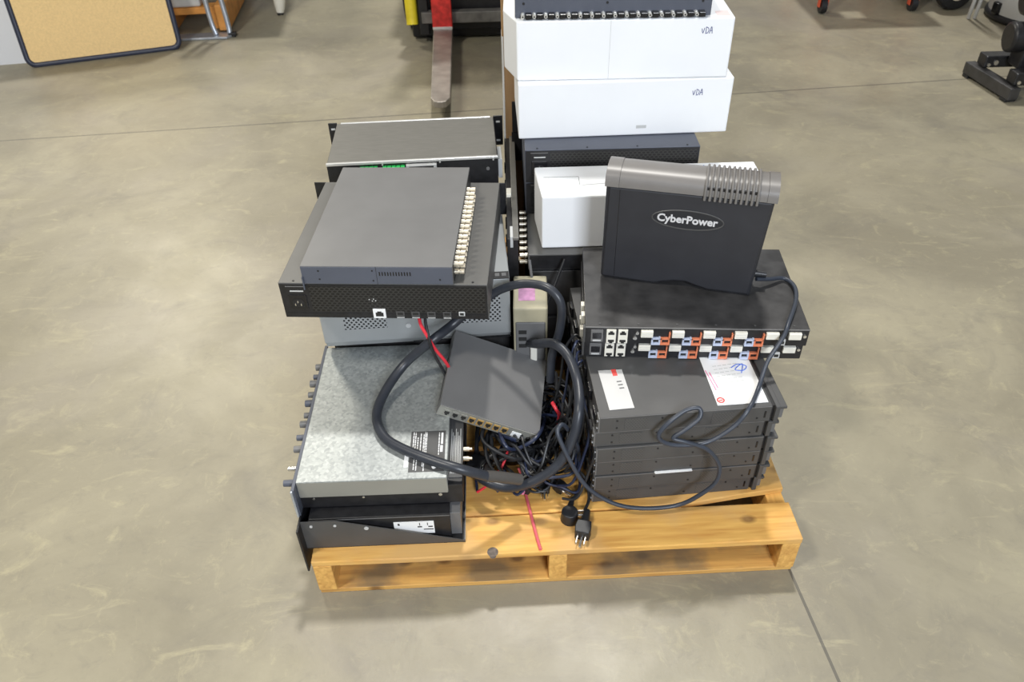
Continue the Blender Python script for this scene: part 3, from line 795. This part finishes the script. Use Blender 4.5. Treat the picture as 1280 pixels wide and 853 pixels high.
# ------------------------------------------------------------------ eight-port network switch, tilted
t = thing('network_switch', 'dark grey eight port network switch lying tilted on the cables', 'network switch', (-.1676, 1.2030, .2912), rot=(.1212, .3898, -.072))
W, D, H = .2266, .222, .0345
MB().box(0, W, .001, D, .0005, H, bev=.0012).build('case', P['greymetal'], t)
MB().box(.0012, W - .0012, -.0006, .003, .0018, H - .0016).build('port_panel', P['galvside'], t, label='bare metal port panel')
for k in range(8):
    x = .013 + k * .0187
    j = MB().box(x, x + .0145, -.0016, .001, .0065, .0265, bev=.0005).build('network_jack', P['amber'] if k > 2 else P['galvside'], t)
    mb = MB(); mb.box(x + .002, x + .0125, -.0022, 0, .0135, .0220); mb.box(x + .0045, x + .010, -.0022, 0, .0095, .0135); mb.build('jack_hole', P['blackink'], j)
MB().box(.168, .190, -.0018, .001, .005, .022, bev=.0005).build('paper_sticker', P['paper'], t)
MB().cyl((.208, .001, .013), (.208, -.005, .013), .0055, n=16).build('power_jack', P['black_gloss'], t)
mb = MB()
for k in range(14): mb.box(-.0004, .001, .03 + k * .010, .036 + k * .010, .010, .020)
mb.build('side_vent', P['black'], t)

# ------------------------------------------------------------------ cables
def cable(name, label, pts, r, m, cat='cable', n=12, sub=8, group=None):
    t = MB().tube(pts, r, n=n, sub=sub).build(name, m, smooth=True)
    return tag(t, label, cat, group)
A = [(-0.061, 1.40, 0.440), (-0.023, 1.405, 0.467), (0.029, 1.390, 0.492), (0.079, 1.36, 0.501), (0.106, 1.34, 0.473), (0.105, 1.34, 0.403), (0.089, 1.34, 0.328), (.085, 1.33, .26)]
B = [(.034, 1.452, .22), (0.032, 1.435, 0.285), (0.057, 1.36, 0.347), (0.09, 1.31, 0.388), (0.118, 1.27, 0.387), (0.134, 1.22, 0.363), (0.133, 1.15, 0.345), (0.118, 1.118, 0.288), (0.088, 1.097, 0.238), (0.038, 1.090, 0.197), (-0.017, 1.092, 0.176), (-0.062, 1.108, 0.178), (-0.085, 1.14, 0.175), (-.06, 1.17, .16)]
Cc = [(-0.05, 1.39, 0.445), (-0.09, 1.375, 0.437), (-0.131, 1.358, 0.409), (-0.173, 1.32, 0.398), (-0.236, 1.315, 0.34), (-0.279, 1.256, 0.31), (-0.292, 1.197, 0.296), (-0.272, 1.14, 0.2945), (-0.234, 1.105, 0.2945), (-0.167, 1.068, 0.2945), (-0.11, 1.048, 0.289), (-0.056, 1.056, 0.255)]
cable('thick_cable', 'thick black cable arching out from under the perforated device', A, .0095, P['cable'])
cable('thick_cable', 'thick black cable curling round the right side of the network switch', B, .0105, P['cable'])
t = thing('thick_cable', 'thick black cable lying across the galvanised lid, grey sleeve on its end', 'cable', (0, 0, 0))
t.location = Cc[-1]
off = Vector(Cc[-1])
MB().tube([Vector(p) - off for p in Cc], .0105, n=12, sub=8).build('jacket', P['cable'], t, smooth=True)
MB().tube([Vector(p) - off for p in ((-.060, 1.0555, .257), (-.03, 1.068, .238), (.009, 1.084, .21))], .0118, n=12).build('sleeve', P['sleeve'], t, smooth=True)
UPSC = [(0.53, 1.387, 0.490), (0.563, 1.397, 0.482), (0.6, 1.409, 0.474), (0.613, 1.376, 0.474), (0.6, 1.324, 0.474), (0.564, 1.252, 0.474), (0.548, 1.224, 0.460), (0.516, 1.195, 0.422), (0.495, 1.158, 0.386), (0.464, 1.104, 0.384), (0.434, 1.085, 0.351), (0.384, 1.075, 0.318), (0.328, 1.07, 0.316), (0.293, 1.068, 0.329), (0.283, 1.07, 0.35), (0.304, 1.078, 0.377), (0.335, 1.09, 0.394), (0.36, 1.092, 0.396), (0.36, 1.08, 0.381), (0.332, 1.07, 0.359), (0.311, 1.065, 0.343), (0.336, 1.06, 0.336), (0.38, 1.06, 0.313), (0.411, 1.06, 0.265), (0.411, 1.055, 0.222), (0.386, 1.055, 0.184), (0.346, 1.06, 0.144), (0.284, 1.055, 0.140), (0.224, 1.055, 0.150), (0.178, 1.062, 0.172), (0.141, 1.07, 0.208), (0.113, 1.085, 0.259), (0.095, 1.1, 0.298), (0.087, 1.112, 0.321), (0.098, 1.128, 0.325), (0.116, 1.142, 0.285), (0.134, 1.152, 0.231), (.140, 1.17, .17)]
cable('power_cable', 'slate power cord running from the black tower down over the amplifiers', UPSC, .0046, P['cord'], 'cord', n=10, sub=7)
cable('zip_tie', 'thin red wire lying on the bare pallet boards', [(0.007, 1.169, 0.15), (0.018, 1.149, 0.128), (0.021, 1.123, 0.117), (0.031, 1.062, 0.1165), (0.042, 1.0, 0.1165), (0.047, 0.976, 0.1165)], .0034, P['redtie'], 'wire', n=8).name = 'red_wire'
cable('speaker_wire', 'red insulated wire hanging below the perforated device', [(-0.198, 1.345, 0.462), (-0.194, 1.320, 0.447), (-0.182, 1.305, 0.428), (-0.165, 1.303, 0.386), (-0.148, 1.303, 0.354), (-.140, 1.308, .325), (-.142, 1.312, .295)], .0036, P['redwire'], 'wire', n=8)
cable('speaker_wire', 'black insulated wire hanging beside the red one below the perforated device', [(-0.183, 1.345, 0.462), (-0.183, 1.322, 0.447), (-0.176, 1.300, 0.415), (-0.168, 1.297, 0.375), (-0.156, 1.295, 0.343), (-.150, 1.30, .315), (-.150, 1.303, .292)], .0036, P['rubber'], 'wire', n=8)

def plug_prongs(t, M):
    mb = MB()
    mb.box(-.0075, -.006, .0, .017, -.003, .003, M=M); mb.box(.006, .0075, 0, .017, -.003, .003, M=M)
    mb.cyl((0, 0, -.0045), (0, .019, -.0045), .0022, n=8, M=M)
    mb.build('prong', P['chrome'], t)
# straight plug on the boards
t = thing('power_plug', 'straight black power plug with bare prongs lying on the pallet boards', 'plug', (.133, .994, .1139), 0)
base = Vector((.133, .994, .1139))
M = T(.004, .018, .0145) @ Matrix.Rotation(PI - .27, 4, 'Z') @ Matrix.Scale(1.22, 4)
MB().prism([(-.012, -.014), (.012, -.014), (.014, .0), (.012, .012), (-.012, .012), (-.014, 0)], 'z', -.011, .011, M=M).tube([(0, -.014, 0), (0, -.026, 0), (0, -.044, 0)], lambda s: .0095 - .0045 * s, n=12, M=M).build('plug_body', P['rubber'], t, bev=.003, smooth=True)
plug_prongs(t, M @ T(0, .012, 0))
MB().tube([Vector(p) - base for p in ((.1445, 1.062, .1285), (0.158, 1.10, 0.126), (0.152, 1.143, 0.140), (0.132, 1.149, 0.16), (0.106, 1.145, 0.16))], .0036, n=10).build('cord', P['rubber'], t, smooth=True)
# right-angle plug
t = thing('power_plug', 'round right angle black power plug lying beside the straight one', 'plug', (.112, 1.052, .1139), 0)
base = Vector((.112, 1.052, .1139))
MB().cyl((0, 0, .001), (0, 0, .028), .0195, .0170, n=24).tube([(0, .012, .014), (.004, .026, .014), (.010, .046, .013)], lambda s: .0085 - .0035 * s, n=12).build('plug_body', P['rubber'], t, bev=.002, smooth=True)
M = T(.014, .004, .0135) @ RZ(-PI / 2)
plug_prongs(t, M)
MB().tube([Vector(p) - base for p in ((.121, 1.096, .127), (0.135, 1.118, 0.124), (0.141, 1.143, 0.135), (0.125, 1.164, 0.15))], .0036, n=10).build('cord', P['rubber'], t, smooth=True)

# tangle heaped between the two stacks
LAB = 'thin black cord in the tangle heaped between the galvanised device and the amplifiers'
GRP = 'cords heaped between the two stacks'
def heap_top(x, y):
    u = (x - .03) / .15; v = (y - 1.29) / .19
    return .125 + .185 * max(0.0, 1 - u * u) ** .5 * max(0.0, 1 - v * v) ** .5
rnd = random.Random(5)
for k in range(46):
    cx, cy = rnd.uniform(-.03, .10), rnd.uniform(1.17, 1.38)
    R = rnd.uniform(.035, .095); tilt = rnd.uniform(-.5, .5); ph = rnd.uniform(0, 6.28)
    nP = rnd.randint(7, 13); lvl = rnd.uniform(.25, 1.0)
    pts = []
    for i in range(nP):
        a = ph + i * (2 * PI / 6.5) + rnd.uniform(-.3, .3); rr = R * rnd.uniform(.75, 1.2)
        x = min(.138, max(-.088, cx + rr * .7 * math.cos(a))); y = min(1.40, max(1.115, cy + rr * 1.35 * math.sin(a)))
        z = max(.121, .119 + (heap_top(x, y) - .119) * lvl * rnd.uniform(.8, 1.08) + .5 * tilt * rr * math.cos(a))
        # stay under the tilted switch
        z = min(z, .2885 - .415 * (x + .167) + .12 * (y - 1.203) - .016) if x < .095 and y > 1.18 else z
        if x > .05: z = max(z, .20 * min(1, (x - .05) / .04) * lvl + .05 * lvl)
        pts.append((x, y, max(.121, min(z, .36))))
    c = cable('power_cable', LAB, pts, rnd.choice((.0030, .0034, .0040)), P['rubber'] if k % 5 else P['bluewire'], 'cable', n=8, sub=6, group=GRP)
    if k % 5 == 0:  # navy ones
        c['label'] = 'thin navy cord in the tangle heaped between the galvanised device and the amplifiers'; c['group'] = 'navy cords heaped between the two stacks'
# cords that climb the amplifiers' left end
for k in range(7):
    x = .100 + .008 * k; y = 1.36 - .035 * k
    cable('signal_cable', 'slim navy signal cable drooping down the left end of the amplifiers', [(.148 + .001 * (k % 3), 1.33 - .01 * k, .385 - .004 * k), (.135 + .002 * (k % 2), 1.315 - .012 * k, .405 - .01 * k), (x + .015, y - .04, .36 - .012 * k), (x + .004, y - .06, .28 - .01 * k), (x - .02, y - .08, .2 - .006 * k), (x - .05, y - .07, .15)], .0030, P['bluewire'] if k % 2 else P['rubber'], 'cable', n=8, sub=6, group='signal cables at the left end of the amplifiers')
for o in [o for o in C.objects if o.name.startswith('signal_cable')]:
    if o.data.materials[0] == P['rubber']:
        o['label'] = 'slim black signal cable drooping down the left end of the amplifiers'; o['group'] = 'black signal cables at the left end of the amplifiers'
# loops in front of the heap
cable('power_cable', 'black cord looping in front of the switch power jack', [(.026, 1.195, .205), (.022, 1.16, .195), (.035, 1.135, .175), (.060, 1.14, .175), (.068, 1.17, .20), (.055, 1.19, .22)], .0034, P['rubber'], 'cord', n=8)
cable('power_cable', 'long black cord sagging in a wide loop under the network switch', [(-.06, 1.21, .215), (-.062, 1.16, .20), (-.035, 1.125, .175), (.02, 1.115, .165), (.07, 1.13, .175), (.088, 1.16, .20), (.07, 1.19, .225)], .0034, P['rubber'], 'cord', n=8)
cable('red_wire', 'red wire poking out of the cable heap under the network switch', [(-.012, 1.19, .20), (-.03, 1.15, .175), (-.06, 1.125, .15), (-.085, 1.12, .13)], .0030, P['redwire'], 'wire', n=8)
cable('red_wire', 'red wire end beside the right edge of the network switch', [(.085, 1.25, .27), (.092, 1.235, .265), (.10, 1.24, .24), (.098, 1.25, .2)], .0042, P['redwire'], 'wire', n=8)
# dark rods crossing in the gap
cable('antenna_rod', 'thin straight black rod leaning to the right in the gap between the stacks', [(.130, 1.560, .44), (.098, 1.52, .372), (.068, 1.475, .312)], .0035, P['black'], 'rod', n=8)
cable('antenna_rod', 'thin straight black rod leaning left in the gap between the stacks', [(.046, 1.545, .45), (.058, 1.50, .36), (.070, 1.463, .30)], .0035, P['greymetal'], 'rod', n=8)
# barrel connector and small plugs at the foot of the heap
t = thing('barrel_connector', 'fat round black cable connector beside the galvanised device', 'connector', (-.078, 1.165, .1455), 0)
MB().cyl((-.015, .012, .014), (.016, -.012, .024), .024, .022, n=28).build('shell', P['rubber'], t, bev=.003, smooth=True)
MB().ring((.0165, -.0125, .0242), (.78, -.6, .25), .0175, .004).build('collar', P['black_gloss'], t, smooth=True)
MB().cyl((.014, -.011, .0235), (.0175, -.0135, .0246), .013, n=20).build('insert', P['charcoal'], t)
for i, (x, y, a, z, lb) in enumerate(((.062, 1.128, PI - .02, .130, 'small black plug with two bright prongs in front of the cable heap'), (.098, 1.128, PI + .75, .131, 'small black plug with prongs pointing right, at the foot of the cable heap'), (.020, 1.130, PI - .4, .129, 'small black plug with pink cap under the thick cable loop'))):
    t = thing('power_plug', lb, 'plug', (x, y, z - .015), 0)
    M = T(0, 0, .0135) @ RZ(a)
    MB().prism([(-.011, -.014), (.011, -.014), (.013, .0), (.011, .010), (-.011, .010), (-.013, 0)], 'z', -.009, .009, M=M).tube([(0, -.014, 0), (0, -.03, .004), (.01, -.06, .02)], lambda s: .0075 - .0035 * s, n=10, M=M).build('plug_body', P['rubber'], t, bev=.002, smooth=True)
    if i < 2: plug_prongs(t, M @ T(0, .010, 0))
    else: MB().cyl((0, .010, 0), (0, .017, 0), .004, n=12, M=M).build('cap', P['pink'], t)

# ------------------------------------------------------------------ background: boards on the left
def leaning(name, label, cat, p0, p1, h, lean, th):
    """Thing whose base edge runs p0 -> p1 on the floor and which leans back (away from the viewer)."""
    a = math.atan2(p1[1] - p0[1], p1[0] - p0[0]); w = math.hypot(p1[0] - p0[0], p1[1] - p0[1])
    return thing(name, label, cat, (p0[0], p0[1], 0.001), rot=(-lean, 0, a)), w
t, w = leaning('cork_board', 'tan cork board with a navy frame, leaning with rounded corners', 'board', (-2.505, 4.155), (-1.765, 4.395), 1.2, .26, .02)
Hh = .92
def rrect(x0, x1, z0, z1, r, n=6):
    pts = []
    for cx, cz, a0 in ((x1 - r, z0 + r, -PI / 2), (x1 - r, z1 - r, 0), (x0 + r, z1 - r, PI / 2), (x0 + r, z0 + r, PI)):
        for i in range(n + 1): a = a0 + i * PI / 2 / n; pts.append((cx + r * math.cos(a), cz + r * math.sin(a)))
    return pts
MB().prism(rrect(.012, w - .012, .012, Hh - .012, .03), 'y', .004, .016).build('cork_panel', P['cork'], t)
fr = rrect(.009, w - .009, .011, Hh - .009, .04)
MB().tube([(x, .010, z) for x, z in fr + fr[:1]], .0150, n=10, smooth=False).build('frame', P['navyframe'], t, smooth=True)
t, w = leaning('white_board', 'plain white board panel standing behind the cork board', 'board', (-3.25, 4.10), (-2.44, 4.225), 1.2, .26, .02)
MB().box(0, w, .035, .050, 0, .95, bev=.002).build('panel', P['whiteboard'], t)
MB().box(0, w, .031, .054, .0, .008, bev=.001).build('edge_trim', P['palegrey'], t)

# hand truck behind the cork board
t = thing('hand_truck', 'bare aluminium hand truck standing behind the cork board', 'hand truck', (-1.86, 4.54, .001), .05)
MB().prism([(-.02, -.02), (.30, -.02), (.33, .02), (.33, .07), (-.02, .07)], 'z', 0, .012).build('toe_plate', P['aluminium'], t, bev=.002)
MB().tube([(.235, .03, .012), (.215, .05, .12), (.20, .09, .5), (.20, .12, .9)], .014, n=12).build('frame_tube', P['aluminium'], t, smooth=True)
MB().tube([(.310, .03, .012), (.305, .05, .10), (.27, .10, .5), (.27, .12, .9)], .014, n=12).build('frame_tube', P['aluminium'], t, smooth=True)
MB().tube([(.208, .08, .35), (.285, .08, .35)], .010, n=10).build('cross_bar', P['aluminium'], t, smooth=True)
MB().box(.305, .345, .01, .05, -.0, .022, bev=.004).build('foot', P['rubber'], t)
# small pallet with grey machine behind it
t = thing('wooden_pallet', 'low orange wooden skid behind the hand truck at the left', 'pallet', (-2.22, 4.62, 0), .10)
for y in (.0, .30, .60): MB().box(0, .62, y, y + .09, .10, .135, bev=.003).build('deck_board', P['rust'], t)
for x in (.0, .29, .56): MB().box(x, x + .06, .0, .69, .015, .10, bev=.003).build('runner', P['rust'], t)
MB().box(.60, .66, -.06, .70, .02, .16, bev=.006).build('side_rail', P['rust'], t)
t = thing('grey_machine', 'pale grey machine with a switch panel, on the orange skid', 'machine', (-2.21, 4.635, .136), .10)
MB().box(0, .50, 0, .42, 0, .55, bev=.01).build('housing', P['palegrey'], t)
MB().box(.10, .36, -.004, .004, .05, .30, bev=.003).build('switch_panel', P['whiteboard'], t)
mb = MB(); mb.box(.20, .25, -.012, 0, .06, .22, bev=.002); mb.box(.13, .16, -.010, 0, .07, .12, bev=.002); mb.box(.29, .32, -.010, 0, .16, .21, bev=.002); mb.build('switch', P['greymetal'], t)
MB().box(.06, .16, -.05, .02, .0, .02, bev=.002).build('foot_bracket', P['black'], t)
# moulded white leg further back
t = thing('white_table', 'white table with tapered legs, one leg showing near the top edge', 'table', (-1.345, 4.961, 0), .1)
for x, y in ((0, 0), (.0, .7), (-.75, .7)):
    lg = MB().tube([(x, y, .012), (x + .01, y + .01, .12), (x + .03, y + .02, .4), (x + .03, y + .02, .70)], lambda s: .022 + .022 * min(1, s * 2.5), n=14).build('leg', P['ivory'], t, smooth=True)
    MB().cyl((x, y, 0), (x, y, .014), .020, n=14).build('foot', P['rubber'], lg)
MB().box(-.85, .12, -.08, .85, .70, .73, bev=.01).build('table_top', P['whiteboard'], t)

# ------------------------------------------------------------------ forklift front
t = thing('forklift', 'dark forklift with a long worn steel fork lowered towards the pallet', 'forklift', (0, 4.30, 0), 0)
def fork(x0, tip):
    mb = MB()
    mb.prism([(x0 - .052, .02), (x0 + .050, .02), (x0 + .078, -.92), (x0 + .062, -.962), (x0 + .048, -.970), (x0 + .024, -.970), (x0 + .008, -.962), (x0 - .008, -.92)], 'z', .070, .100)
    f = mb.build('fork', P['forksteel'], t, bev=.004, label='worn bare steel fork')
    MB().box(x0 - .053, x0 + .051, -.004, .040, .098, .62, bev=.004).build('shank', P['forkred'], f, label='red painted fork shank')
    MB().box(x0 - .053, x0 + .051, -.0065, -.002, .098, .112, bev=.001).build('wear_strip', P['trim'], f)
fork(-.322, 0); fork(.34, 0)
MB().box(-.435, .52, .042, .10, .115, .172, bev=.004).build('carriage_bar', P['darkgrey'], t)
MB().box(-.50, .52, .042, .09, .40, .47, bev=.004).build('carriage_bar', P['darkgrey'], t)
MB().box(-.46, .48, .12, .19, .06, 1.4, bev=.004).build('mast_plate', P['black'], t)
for x in (-.45, .47): MB().box(x, x + .05, .06, .18, .05, 1.6, bev=.004).build('mast_rail', P['black'], t)
MB().cyl((-.21, .15, .07), (-.21, .132, .07), .012, n=14).build('bolt', P['palegrey'], t)
for x in (-.60, .50):
    MB().cyl((x + .055, .40, .225), (x + .165 if x < 0 else x + .11, .40, .225), .225, n=40).build('tyre', P['rubber'], t, bev=.02, smooth=True)
MB().box(-.50, .50, .14, .32, .012, .09, bev=.01).build('under_shadow_block', P['black_gloss'], t)  # added black block: understructure plus the contact shadow below the carriage
MB().tube([(-.490, .085, .10), (-.492, .10, .16), (-.495, .12, .30), (-.50, .14, .55)], .032, n=12).build('guard', P['yellow'], t, smooth=True, label='yellow painted corner guard')
MB().box(-.58, .58, .62, 2.0, .14, 1.0, bev=.05).build('body', P['black'], t)
MB().tube([(.20, .08, .35), (.16, .05, .20), (.17, .05, .14)], .008, n=8).build('hose', P['palegrey'], t, smooth=True)

# ------------------------------------------------------------------ cart upper right
t = thing('platform_cart', 'red steel cart on black casters, near the top right edge', 'cart', (1.80, 4.68, 0), .0)
mb = MB()
mb.box(0, .66, 0, .16, .50, .54, bev=.004); mb.box(0, .66, .30, .62, .50, .54, bev=.004)
mb.box(0, .18, .16, .30, .50, .54); mb.box(.30, .66, .16, .30, .50, .54)
mb.build('deck', P['cartpaint'], t)
for x, y in ((.045, .03), (.565, .03), (.045, .60), (.565, .60)):
    lg = MB().prism([(x - .026, .10), (x + .026, .10), (x + .034, .52), (x - .034, .52)], 'y', y - .015, y + .015).build('leg', P['cartpaint'], t, bev=.003)
    MB().cyl((x - .016, y, .042), (x + .016, y, .042), .041, n=28).build('caster_wheel', P['rubber'], lg, smooth=True)
    mb = MB(); mb.box(x - .027, x - .020, y - .016, y + .016, .035, .12, bev=.002); mb.box(x + .020, x + .027, y - .016, y + .016, .035, .12, bev=.002); mb.build('caster_fork', P['cartpaint'], lg)
mb = MB(); mb.box(0.02, .64, .02, .05, .40, .44); mb.build('rail', P['cartpaint'], t)

# wheeled machine beyond, pale panel and black machine base
t = thing('wheeled_dolly', 'dolly with a black tyre and cream hub, beyond the red cart', 'dolly', (2.60, 4.72, 0), .1)
w_ = MB().cyl((0, -.03, .105), (0, .04, .105), .105, n=32).build('tyre', P['rubber'], t, bev=.012, smooth=True)
MB().cyl((0, -.034, .105), (0, -.028, .105), .050, n=24).build('hub', P['hubs'], w_)
MB().tube([(.0, .05, .105), (.10, .06, .09), (.22, .05, .06)], .022, n=10).build('axle_arm', P['black'], t, smooth=True)
MB().box(-.25, .30, .08, .40, .17, .23, bev=.006).build('deck', P['darkgrey'], t)
w_ = MB().cyl((0, .38, .105), (0, .45, .105), .105, n=32).build('tyre', P['rubber'], t, bev=.012, smooth=True)
t = thing('storage_bin', 'pale grey rounded bin with a black base rim, at the top right corner', 'bin', (3.02, 4.52, 0), 0)
MB().cyl((0, 0, .03), (0, 0, .70), .28, .30, n=40).build('drum', P['palegrey'], t, smooth=True)
MB().ring((0, 0, .022), (0, 0, 1), .272, .022, n=40).build('base_rim', P['rubber'], t, smooth=True)
MB().box(-.30, -.25, -.05, .0, .04, .10, bev=.005).build('latch', P['black_gloss'], t)
for x in (-.40, -.365): MB().tube([(x, .02, .001), (x + .01, .02, .3), (x + .03, .02, .7)], .010, n=8).build('leg', P['palegrey'], t, smooth=True)

t = thing('black_machine_stand', 'black machine on a bolted steel base with foot bars, at the right edge', 'machine', (2.23, 3.56, 0), 0)
# front cross bar from (0,.18) towards the viewer-right
d = Vector((.045, -.36, 0)); a = math.atan2(d.y, d.x)
M = T(.0, .16, 0) @ RZ(a)
MB().box(-.01, .34, -.02, .03, .012, .066, bev=.004, M=M).build('cross_bar', P['kvm'], t)
for x in (.02, .31): MB().box(x - .02, x + .02, -.022, .032, 0, .014, bev=.002, M=M).build('foot_pad', P['rubber'], t)
for (x, y, s) in ((.012, .10, 1), (.040, -.12, 1)):
    arm = MB().box(x, x + .62, y - .035, y + .035, .070, .125, bev=.006).build('foot_bar', P['black'], t)
    mb = MB(); mb.cyl((x + .05, y - .034, .095), (x + .05, y - .041, .095), .011, n=14); mb.cyl((x + .02, y - .034, .085), (x + .02, y - .040, .085), .008, n=14); mb.build('bolt', P['chrome'], arm)
MB().cyl((.04, -.155, .04), (.055, -.168, .04), .010, n=12).build('bolt', P['chrome'], t)
MB().cyl((.045, .02, .228), (.55, -.03, .228), .066, n=32).build('motor', P['black'], t, bev=.012, smooth=True)
MB().box(.10, .50, -.05, .05, .10, .19, bev=.01).build('motor_mount', P['black'], t)
MB().cyl((.085, .06, .385), (.55, .0, .385), .075, n=32).build('upper_motor', P['black'], t, bev=.015, smooth=True)
MB().box(.22, .34, -.03, .05, .19, .36, bev=.01).build('column', P['black'], t)

# ------------------------------------------------------------------ light
w = bpy.data.worlds.new('warehouse_ambient'); bpy.context.scene.world = w; w.use_nodes = True
bg = w.node_tree.nodes['Background']; bg.inputs[0].default_value = (.96, .98, 1.0, 1); bg.inputs[1].default_value = .23

def light(name, kind, loc, target, energy, col, **kw):
    l = bpy.data.lights.new(name, kind); l.energy = energy; l.color = col
    for k, v in kw.items(): setattr(l, k, v)
    o = bpy.data.objects.new(name, l); C.objects.link(o); o.location = loc
    o.rotation_euler = (Vector(target) - Vector(loc)).to_track_quat('-Z', 'Y').to_euler()
    return o
# skylight behind the pallet, from the back and a little to the right
light('skylight_sun', 'SUN', (.8, 4, 8), (.4, .6, .9), 2.15, (1.0, .97, .91), angle=math.radians(4))
# open dock door behind and to the right of the photographer: cool daylight
light('dock_door', 'AREA', (1.05, -2.8, 2.9), (.25, 1.7, .5), 205, (.86, .92, 1.0), shape='RECTANGLE', size=1.2, size_y=1.3)
# high bay lamp far back on the left: it also glints in the polished floor
light('bay_and_fill_lamp', 'AREA', (-4.3, 8.6, 5.6), (-1.0, 1.9, 0), 270, (1.0, .93, .78), shape='DISK', size=1.4)
light('bay_and_fill_lamp', 'AREA', (-2.6, -.6, 5.2), (-1.6, 3.2, 0), 190, (1.0, .95, .84), shape='DISK', size=.8)  # added fill lamp, brightens the cork board and the floor on the left

# ------------------------------------------------------------------ camera
f, th, ro, H = 985.0, .6896, -.0273, 1.4792
fw = Vector((0, math.cos(th), -math.sin(th))); up = Vector((0, math.sin(th), math.cos(th))); rt = Vector((1, 0, 0))
R = rt * math.cos(ro) + up * math.sin(ro); U = -rt * math.sin(ro) + up * math.cos(ro)
cd = bpy.data.cameras.new('camera'); cam = bpy.data.objects.new('camera', cd); C.objects.link(cam)
cam.matrix_world = Matrix(((R.x, U.x, -fw.x, 0), (R.y, U.y, -fw.y, 0), (R.z, U.z, -fw.z, H), (0, 0, 0, 1)))
cd.sensor_width = 36; cd.lens = f / 1280 * 36; cd.clip_start = .05
cd.dof.use_dof = True; cd.dof.focus_distance = 1.75; cd.dof.aperture_fstop = 6.3
sc = bpy.context.scene; sc.camera = cam
sc.view_settings.view_transform = 'Standard'; sc.view_settings.look = 'None'; sc.view_settings.gamma = 1
sc.view_settings.exposure = -0.10; sc.view_settings.use_curve_mapping = False
